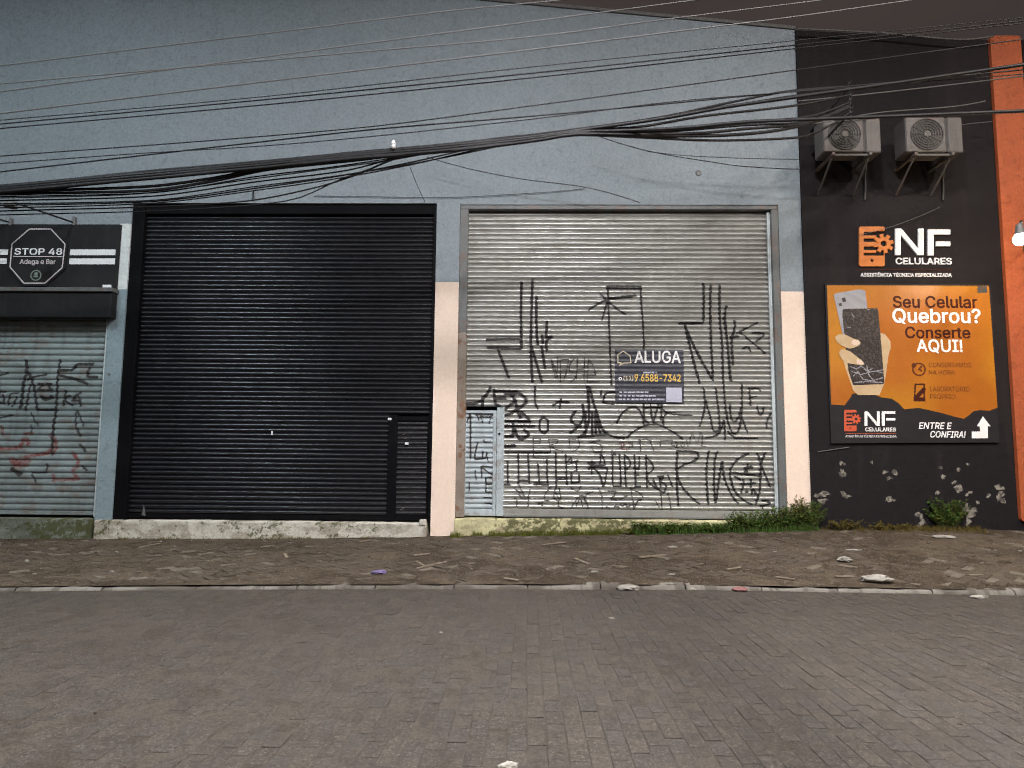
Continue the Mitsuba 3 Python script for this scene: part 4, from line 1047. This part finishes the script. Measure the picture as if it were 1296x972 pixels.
for k, ((lx, ly, lz), rad, lab) in enumerate(LAMPS):
    SL = "street_lamp" + ("" if k == 0 else f"_{k:03d}")
    tag(SL, lab, "street lamp", "street lamps on kerbside poles")
    near = k < 2
    px_ = lx + ((-1.2, 2.6)[k] if near else 0.0)
    py_ = kerb_y(px_) + 0.35 if near else ly - 3.2
    add(SL + "__pole", tube([(px_, py_, 0), (px_, py_, lz + 0.1)], np.array([0.13, 0.09]), 14), "concrete", smooth=40)
    add(SL + "__arm", tube(spline([(px_, py_, lz - 0.5), (px_ + (lx - px_) * 0.5, (py_ + ly) / 2, lz + 0.1), (lx, ly - 0.1, lz + 0.09)], 12), 0.03, 8), "lamp_body", smooth=40)
    add(SL + "__head", box(lx - 0.29, lx + 0.29, ly - 0.8, ly + 0.8, lz + 0.02, lz + 0.11, 0.02), "lamp_body")
    em = trimesh.Trimesh([(lx - 0.25, ly - 0.76, lz), (lx + 0.25, ly - 0.76, lz), (lx + 0.25, ly + 0.76, lz), (lx - 0.25, ly + 0.76, lz)], [[0, 2, 1], [0, 3, 2]], process=False)
    add(SL + "__lens", em, "sign_white", emitter={"type": "area", "radiance": {"type": "rgb", "value": [float(c) for c in rad]}})

# ------------------------------------------------------------------ overhead cables, hung along the kerb
YC = 8.3


def cable(pts, r=0.009, m="rubber", label="", group=None, Y=YC, ext=True, dy=0.0, n=60, end=None):
    p = np.array([at(a, b, Y) for a, b in pts])
    if ext:
        for e_, q, s in ((0, 1, -1), (-1, -2, 1)):
            if end is not None and s > 0:
                continue
            d = p[e_] - p[q]
            d = d / np.linalg.norm(d)
            far_ = p[e_] + d * 9.0
            p = np.vstack([far_[None], p]) if s < 0 else np.vstack([p, far_[None]])
    q = spline(p, n)
    wob = (0.035 if r > 0.015 else 0.012) * (meshkit.noise(np.c_[q[:, 0] * 0.9, np.full(n, r * 900 + dy * 77), np.zeros(n)], 2) - 0.5)
    y = np.full(n, Y + dy) + wob
    if end is not None:                      # the far end is drawn in to the wall, at the plane y = end
        t = np.clip((q[:, 0] - q[-1, 0] + 2.6) / 2.6, 0, 1)
        y = y + (end - Y - dy) * t
        k = (y / Y)[:, None]
        q = np.c_[EYE[0] + (q[:, :1] - EYE[0]) * k, EYE[2] + (q[:, 1:] - EYE[2]) * k]
    return add("overhead_cable", tube(np.c_[q[:, 0], y, q[:, 1] + wob * 0.6], r, 6), m, smooth=60, label=label, cat="cable", group=group)


trunkL = [(0, 239), (160, 224), (340, 208), (465, 195), (503, 192), (600, 183), (680, 174), (734, 166.5)]
fans = [([(842, 147), (917, 131), (1008, 114)], -4.2), ([(842, 149), (917, 135), (1008, 121)], -2.6), ([(842, 150), (917, 136.5), (1008, 123.5)], -1.2), ([(800, 161), (888, 147), (1008, 133)], -2),
        ([(790, 165), (860, 161), (945, 153), (1008, 150)], 0), ([(790, 166), (860, 163), (945, 155), (1008, 152.5)], 1.4), ([(800, 168), (860, 165), (945, 158), (1008, 155.6)], 2.6), ([(802, 170), (888, 167.5), (945, 162), (1008, 158)], 3.2),
        ([(802, 172), (888, 172.5), (945, 170), (1008, 161)], 4.2), ([(805, 173), (908, 177.6), (1008, 174)], 4.8)]
GB = "black cables of the thick bundle"
ORD = ("first", "second", "third", "fourth", "fifth", "sixth", "seventh", "eighth", "ninth", "tenth")
for k, (f_, o) in enumerate(fans):
    tw = 0.7 * math.sin(k * 1.7)
    left = [(a, b + o * (1.0 + 0.12 * tw * math.sin(a * 0.012 + k)) * (0.85 if a > 600 else 1.0)) for a, b in trunkL]
    hooked = k not in (2, 5)
    cable(left + f_ + ([(1075, 0.55 * f_[-1][1] + 47)] if hooked else []), 0.0155 + 0.005 * ((k * 37) % 3) / 2, "rubber", ORD[k] + " strand from the top where the cable bundle splays before the black wall", GB, dy=0.03 * math.cos(k * 2.1), n=90, end=W - 1.4 if hooked else None)
tag("cable_bracket", "dark standoff cable bracket above the left air conditioner", "bracket")
ha, hb = at(1075, 104, W - 1.4), at(1075, 147, W - 1.4)
add("cable_bracket__bar", box(ha[0] - 0.015, ha[0] + 0.015, W - 1.4, W - 1.36, hb[1], ha[1], 0.005), "rubber")
for z_ in (hb[1] + 0.06, ha[1] - 0.06):
    add("cable_bracket__arm", box(ha[0] - 0.014, ha[0] + 0.014, W - 1.36, WB - 0.002, z_ - 0.014, z_ + 0.014, 0.004), "rubber")
for k in range(8):
    z_ = hb[1] + (ha[1] - hb[1]) * (k + 0.5) / 8
    add("cable_bracket__hook", tube([(ha[0], W - 1.39, z_), (ha[0], W - 1.44, z_), (ha[0], W - 1.45, z_ + 0.03)], 0.008), "rubber")
GF = "thin black cables fanning below the bundle on the left"
for k, pts in enumerate(([(0, 243), (187, 236), (267, 226), (340, 212), (465, 199), (560, 190)], [(0, 246), (180, 241), (267, 230), (340, 215), (465, 201), (560, 190)], [(0, 249), (180, 245), (330, 222.8), (411, 213), (492, 201), (560, 190)], [(0, 254), (180, 249), (330, 229.5), (438, 216), (503, 200), (560, 191)], [(0, 258), (180, 254), (330, 235.5), (465, 217), (559.5, 200), (613.5, 189)], [(0, 263), (180, 258), (330, 240), (425, 226), (519, 208.5), (600, 190)],
                         [(0, 267), (180, 262), (300, 256), (397, 238), (465, 216), (492, 204), (530, 193)], [(0, 272), (160, 268), (290, 262), (365, 253.9), (438, 224), (470, 213), (500, 200)], [(0, 251), (150, 247), (330, 225), (411, 214), (492, 203), (560, 191)], [(0, 260), (180, 256), (330, 237.5), (440, 221), (519, 206), (600, 188)])):
    right = [(650 + 9 * k, float(np.interp(650 + 9 * k, [q[0] for q in trunkL], [q[1] for q in trunkL])))]
    cable(pts + right, (0.017 if k < 2 else (0.009, 0.007, 0.0075)[k % 3]), "rubber", ORD[k] + " thin cable from the top of the fan above the black shop sign", GF, dy=0.06 + 0.02 * k, n=90, end=YC + 0.03)
cable([(0, 157), (330, 126.6), (680, 92), (1008, 57)], 0.0075, "rubber", "upper of two close dark cables crossing the grey wall high up")
cable([(0, 160), (340, 129.5), (680, 95), (1008, 58.5)], 0.0065, "rubber", "lower of two close dark cables crossing the grey wall high up", dy=0.05)
cable([(0, 155), (330, 125.5), (660, 89), (1008, 54)], 0.005, "rubber", "hair thin dark cable just above the two close high cables", dy=-0.05)
cable([(0, 197.6), (330, 172.8), (465, 160.7), (680, 133), (1008, 88.5)], 0.0065, "rubber", "thin dark cable rising steadily above the bundle to the right")
cable([(0, 215), (340, 176), (465, 162), (680, 144), (1008, 113)], 0.008, "rubber", "dark cable just above the bundle that meets it at the right", dy=0.05)
cable([(0, 206), (180, 193), (330, 184), (680, 149), (871, 125.6), (1008, 115)], 0.0055, "rubber", "faint dark cable closest above the bundle", dy=0.02)
PG = "pale cables in front of the roof line"
YH = 7.6
cable([(397, 96), (680, 62), (911, 33), (1000, 22), (1148, 1)], 0.007, "cable_pale", "lowest pale cable slanting over the roof line", PG, YH)
cable([(465, 65), (680, 46), (831, 26), (1030, 1.4)], 0.006, "cable_pale", "second lowest pale cable slanting over the roof line", PG, YH)
cable([(397, 35), (586, 12), (680, 3)], 0.006, "cable_pale", "pale cable crossing the top edge of the photo near the middle", PG, YH)
cable([(774, 14), (880, 0)], 0.006, "cable_pale", "short visible pale cable at the top edge above the grey shutter", PG, YH)
cable([(1010, 36.5), (1120, 42), (1222, 50), (1257, 46)], 0.013, "cable_pale", "thick pale cable slung along the black wall top to the orange pylon", None, W - 0.2, False)
cable([(1010, 128), (1148, 113.6), (1296, 96)], 0.009, "cable_pale", "pale cable running up across the black wall to the right edge", None, W - 0.7, False)
cable([(1010, 160), (1037, 155.5), (1118, 142), (1210, 134.5), (1247, 128)], 0.008, "cable_pale", "pale cable above the air conditioners", None, W - 0.75, False)
cable([(1205, 160), (1225, 157), (1256, 154)], 0.005, "cable_pale", "short pale cable between right air conditioner and pylon", None, W - 0.3, False)
cable([(1088, 297), (1118, 290), (1161, 275), (1190, 262)], 0.004, "cable_pale", "thin stray wire across the raised logo", None, W - 0.1, False)
cable([(754, 171), (820, 191), (894, 204), (945, 211), (1012, 214)], 0.0065, "rubber", "black drop cable sagging from the bundle to the black wall", None, W - 0.5, False)
cable([(820, 191), (880, 197), (1012, 201)], 0.005, "rubber", "fine drop cable parting from the sagging one", None, W - 0.5, False, dy=0.02)
cable([(516, 203), (523, 222), (538, 256)], 0.005, "rubber", "short drop wire from bundle down to the black shutter's corner", None, W - 0.3, False)
cable([(540, 198.5), (600, 215), (660, 226.5), (740, 237), (811, 257)], 0.006, "rubber", "long drop wire from the bundle down to the grey shutter's top", None, W - 0.3, False)
cable([(397, 248), (470, 249), (546, 250), (680, 244), (740, 239)], 0.0045, "rubber", "fine wire fixed along the wall above the shutters", None, W - 0.02, False)
a, b = at(499, 185, YC)
ins = trimesh.creation.revolve(np.array([(0, -0.05), (0.02, -0.05), (0.034, -0.03), (0.02, -0.012), (0.034, 0.008), (0.02, 0.03), (0.012, 0.05), (0, 0.052)]), sections=14)
ins.apply_translation((a, YC - 0.05, b))
add("cable_insulator", ins, "print_white", smooth=40, label="small white insulator on top of the cable bundle", cat="insulator")

# ------------------------------------------------------------------ weeds, grass, litter
def blades(n, xr, yr, hmin, hmax, wdt, seed, dens=None, lean=0.5):
    r = np.random.default_rng(seed)
    V, F = [], []
    for _ in range(n):
        x, y = r.uniform(*xr), yr[0] + (yr[1] - yr[0]) * r.uniform() ** 0.6
        if dens is not None and r.uniform() > dens(x):
            continue
        h = r.uniform(hmin, hmax) * (0.5 + (dens(x) if dens else 1) * 0.6)
        z = float(dirt_z(np.array(x), np.array(y))) - 0.005
        a, l = r.uniform(0, 2 * np.pi), r.uniform(0.1, lean) * h
        c, s = math.cos(a), math.sin(a)
        b = len(V)
        w = wdt * r.uniform(0.6, 1.3)
        V += [(x - s * w, y + c * w, z), (x + s * w, y - c * w, z), (x + c * l * .4 + s * w * .7, y + s * l * .4 - c * w * .7, z + h * 0.6), (x + c * l * .4 - s * w * .7, y + s * l * .4 + c * w * .7, z + h * .6), (x + c * l, y + s * l, z + h)]
        F += [[b, b + 1, b + 2], [b, b + 2, b + 3], [b + 3, b + 2, b + 4]]
    return trimesh.Trimesh(V, F, process=False)


gd = lambda x: 0.25 + 0.75 * float(meshkit.fbm(np.array([x * 2.7, 1, 0]), 2, 8) > 0.5)
add("grass", blades(2600, (gx0 - 0.05, X(830, 670)), (W - 0.2, W - 0.065), 0.03, 0.1, 0.0035, 5, gd), "leaf_yellow", kind="stuff", label="thin yellowish grass along the yellow plinth")
add("grass", blades(3000, (X(800, 670), ex + 0.02), (W - 0.26, W - 0.066), 0.05, 0.16, 0.004, 6), "leaf", kind="stuff", label="green grass along the right end of the grey shutter")
add("grass", blades(1800, (ex + 0.03, X(1240, 665)), (W - 0.36, W - 0.05), 0.03, 0.09, 0.003, 7, lambda x: 0.35 + 0.6 * float(meshkit.fbm(np.array([x * 2.1, 4, 0]), 2, 8) > 0.48)), "leaf_dry", kind="stuff", label="dry brown grass under the black wall")
add("grass", blades(1500, (-6.6, bx1), (W - 0.26, W - 0.105), 0.02, 0.05, 0.003, 9, lambda x: 0.15 + 0.8 * float(meshkit.fbm(np.array([x * 1.7, 9, 0]), 2, 8) > 0.55)), "leaf_dry", kind="stuff", label="sparse dry moss and grass along the pale step")


def weed(key, px, py, spread, height, n, m, label, seed, leafw=0.03, wall=False):
    r = np.random.default_rng(seed)
    x = X(px, py)
    y = W - (0.1 if wall else 0.16)
    z = float(dirt_z(np.array(x), np.array(y)))
    stems, V, F = [], [], []
    for _ in range(n):
        a = r.uniform(0, 2 * np.pi)
        h = height * r.uniform(0.4, 1.0)
        ex_, ey_ = spread * math.cos(a) * r.uniform(0.3, 1), min(0.4 * spread, 0.12) * math.sin(a) * r.uniform(0.3, 1)
        p0 = np.array([x + ex_ * 0.35, y + ey_ * 0.35, z - 0.01])
        p2 = np.array([x + ex_, y + ey_, z + h])
        p1 = (p0 + p2) / 2 + [0, 0, h * 0.15]
        q = spline([p0, p1, p2], 6)
        stems.append(tube(q, 0.0022, 4, False))
        for t in np.linspace(0.3, 1, 9):
            c = q[0] + (q[-1] - q[0]) * t + [0, 0, 0.15 * h * math.sin(math.pi * t)]
            for _k in range(2):
                d = r.normal(0, 1, 3) * [1, 0.8, 0.6]
                d /= np.linalg.norm(d)
                s_ = np.cross(d, [0, 0, 1.0] + r.normal(0, 0.4, 3))
                s_ /= np.linalg.norm(s_) + 1e-9
                l = leafw * r.uniform(0.7, 1.5)
                b = len(V)
                V += [c, c + d * l * 0.5 + s_ * l * 0.32, c + d * l, c + d * l * 0.5 - s_ * l * 0.32]
                F += [[b, b + 1, b + 2], [b, b + 2, b + 3]]
    V = np.array(V)
    V[:, 1] = np.minimum(V[:, 1], W - 0.05 + 0.0)
    key0 = key
    k = 0
    while key in labels:
        k += 1
        key = f"{key0}_{k:03d}"
    tag(key, label, "weed", "weeds along the foot of the walls")
    F = np.array(F)
    young = (np.arange(len(F)) // 2) % 4 == 0
    add(key + "__leaves", trimesh.Trimesh(V, F[~young], process=False), m)
    add(key + "__young_leaves", trimesh.Trimesh(V, F[young], process=False), "leaf_yellow" if m == "leaf" else "leaf_dry")
    add(key + "__stems", cat_(stems), "stem")


weed("weed_clump", 838, 668, 0.5, 0.17, 70, "leaf", "low leafy weed spread left of the tall grass", 1)
weed("weed_clump", 800, 671, 0.25, 0.08, 16, "leaf_yellow", "small yellow green weed at the left end of the row", 11)
weed("weed_clump", 900, 668, 0.42, 0.14, 60, "leaf", "low dark weed in the middle of the row", 2)
weed("weed_clump", 945, 664, 0.42, 0.3, 100, "leaf", "bushy green weed before the shutter's right part", 3)
weed("weed_clump", 985, 662, 0.36, 0.36, 100, "leaf", "tall bushy weed before the right guide rail", 4)
weed("weed_clump", 1018, 662, 0.28, 0.42, 90, "leaf", "tallest weed against the right peach pier", 5)
weed("weed_clump", 1010, 655, 0.16, 0.5, 22, "leaf_dry", "brown dried stalks rising behind the tallest weed", 12, 0.035)
weed("weed_clump", 1062, 662, 0.28, 0.16, 26, "leaf_dry", "dry brown weed at the left foot of the black wall", 6)
weed("weed_clump", 1194, 660, 0.34, 0.44, 90, "leaf", "dark green weed climbing the peeling black wall", 7, 0.035, True)
weed("weed_clump", 1120, 664, 0.4, 0.1, 26, "leaf_dry", "low dry weed under the middle of the poster", 8)


def crumple(key, px, py, l, w, h, m, label, seed, cat="litter", flat=False):
    r = np.random.default_rng(seed)
    z = 0.0
    for _ in range(6):
        x, y = gx(px, py, z)
        z = float(dirt_z(np.array(x), np.array(y))) if y > kerb_y(x) else 0.0
    s = trimesh.creation.icosphere(2 if not flat else 1, 1.0)
    v = s.vertices * (1 + 0.55 * (meshkit.noise(s.vertices * 1.7 + seed, seed)[:, None] - 0.5) + r.normal(0, 0.09, (len(s.vertices), 1)))
    v = v * [l / 2, w / 2, h / 2]
    a = r.uniform(-0.5, 0.5)
    c, sn = math.cos(a), math.sin(a)
    v = np.c_[c * v[:, 0] - sn * v[:, 1], sn * v[:, 0] + c * v[:, 1], v[:, 2]]
    v += [x, y, z + h * 0.32]
    add(key, trimesh.Trimesh(v, s.faces, process=False), m, label=label, cat=cat)


crumple("crumpled_paper", 1108, 692, 0.32, 0.2, 0.09, "paper", "largest crumpled white paper on the pavement before the poster", 1)
crumple("crumpled_paper", 1068, 682, 0.16, 0.14, 0.07, "paper", "white paper ball left of the largest crumpled paper", 2)
crumple("crumpled_paper", 1079, 677, 0.18, 0.1, 0.02, "paper", "flat white scrap behind the paper ball", 3)
crumple("crumpled_paper", 1195, 672, 0.3, 0.12, 0.05, "paper", "torn pale paper at the foot of the peeling wall", 4)
crumple("crumpled_paper", 1239, 757, 0.17, 0.1, 0.035, "paper", "white scrap lying on the street near the right edge", 5)
crumple("crumpled_paper", 851, 680, 0.13, 0.07, 0.03, "paper", "small white scrap beside the low leafy weed", 6)
crumple("crumpled_paper", 795, 733, 0.24, 0.14, 0.06, "paper", "dull white rag on the kerb in the middle", 7)
crumple("crumpled_paper", 850, 726, 0.09, 0.05, 0.02, "paper", "left of two tiny white scraps on the pavement", 8)
crumple("crumpled_paper", 876, 724, 0.07, 0.05, 0.025, "paper", "right of two tiny white scraps on the pavement", 9)
crumple("crumpled_paper", 752, 724, 0.09, 0.05, 0.02, "paper", "tiny white scrap left of the rag on the kerb", 10)
crumple("crumpled_paper", 34, 711, 0.05, 0.04, 0.03, "paper", "tiny white scrap at the far left of the pavement", 11)
crumple("crumpled_paper", 774, 783, 0.05, 0.03, 0.012, "paper", "tiny pale scrap on the street's middle", 12)
crumple("crumpled_paper", 558, 801, 0.026, 0.02, 0.012, "paper", "white speck of paper on the street left of centre", 13)
crumple("crumpled_paper", 643, 972, 0.09, 0.05, 0.03, "paper", "white scrap cut by the bottom edge", 14)
crumple("candy_wrapper", 479, 726, 0.17, 0.09, 0.05, "wrapper_purple", "crushed purple wrapper on the pavement", 15, "wrapper")
crumple("candy_wrapper", 936, 724, 0.16, 0.09, 0.05, "wrapper_red", "crushed dull red wrapper near the kerb", 16, "wrapper")
crumple("stone_chip", 85, 680, 0.28, 0.14, 0.05, "dirt", "dark lump of dirt at the foot of the mossy plinth", 17, "stone")


def stick(px, py, qx, qy, w, label, m="wood"):
    P = []
    for a, b in ((px, py), (qx, qy)):
        z = 0.1
        for _ in range(6):
            x, y = gx(a, b, z)
            z = float(dirt_z(np.array(x), np.array(y)))
        P.append((x, y, z + 0.012))
    P = np.array(P)
    d = P[1] - P[0]
    l = np.linalg.norm(d)
    bx = box(-l / 2, l / 2, -w / 2, w / 2, -0.008, 0.008, 0.003)
    Mx = np.eye(4)
    d /= l
    s_ = np.cross([0, 0, 1.0], d)
    s_ /= np.linalg.norm(s_)
    Mx[:3, 0], Mx[:3, 1], Mx[:3, 2], Mx[:3, 3] = d, s_, np.cross(d, s_), P.mean(0)
    bx.apply_transform(Mx)
    add("wood_sliver", bx, m, label=label, cat="wood scrap")


stick(523, 704, 543, 701.5, 0.035, "pale wood sliver lying level left of centre")
stick(527, 721, 565, 711, 0.03, "long wood sliver slanting below the level one")
stick(527, 711, 537, 716, 0.03, "short wood sliver crossing under the level one")
stick(728, 706, 745, 713.5, 0.045, "pale wood sliver slanting down at centre")
stick(809, 696, 843, 685, 0.05, "long pale batten pressed into the dirt below the weeds")
stick(176, 694, 202, 689, 0.025, "pale wood sliver near the pale step on the left")
stick(686, 688, 716, 683, 0.045, "pale batten in the dirt before the yellow plinth")
stick(638, 734, 656, 737, 0.04, "wood sliver by the kerb at centre")
stick(918, 700, 937, 706, 0.03, "wood sliver below the bushy weeds")
stick(1056, 708, 1080, 712, 0.04, "pale wood sliver before the poster")
stick(982, 733, 1006, 738, 0.03, "wood sliver by the kerb right of centre")
stick(1226, 724, 1244, 728, 0.035, "wood sliver near the right edge of the pavement")
stick(455, 687, 470, 684, 0.03, "wood chip before the step's right half")
stick(360, 702, 363, 707, 0.04, "small wood chip before the step's middle")

# loose grit on the pavement and street
r = np.random.default_rng(77)
ms, ms2 = [], []
for _ in range(1500):
    x = r.uniform(-7.5, 7.5)
    on = r.uniform() < 0.72
    y = r.uniform(kerb_y(x) + 0.05, W - 0.15) if on else r.uniform(3.0, kerb_y(x) - 0.05)
    z = float(dirt_z(np.array(x), np.array(y))) if on else 0.0
    s = trimesh.creation.icosahedron()
    sz = r.uniform(0.004, 0.012) if r.uniform() < 0.9 else r.uniform(0.012, 0.026)
    if not on:
        sz *= 0.5
    s.vertices = s.vertices * r.uniform(0.5, 1.3, 3) * sz * [1, 1, 0.6] + [x, y, z + sz * 0.25]
    (ms if r.uniform() < 0.6 else ms2).append(s)
add("gravel", cat_(ms), "concrete", kind="stuff", label="pale loose grit scattered over pavement and street")
add("gravel", cat_(ms2), "dirt", kind="stuff", label="brown loose grit scattered over pavement and street")
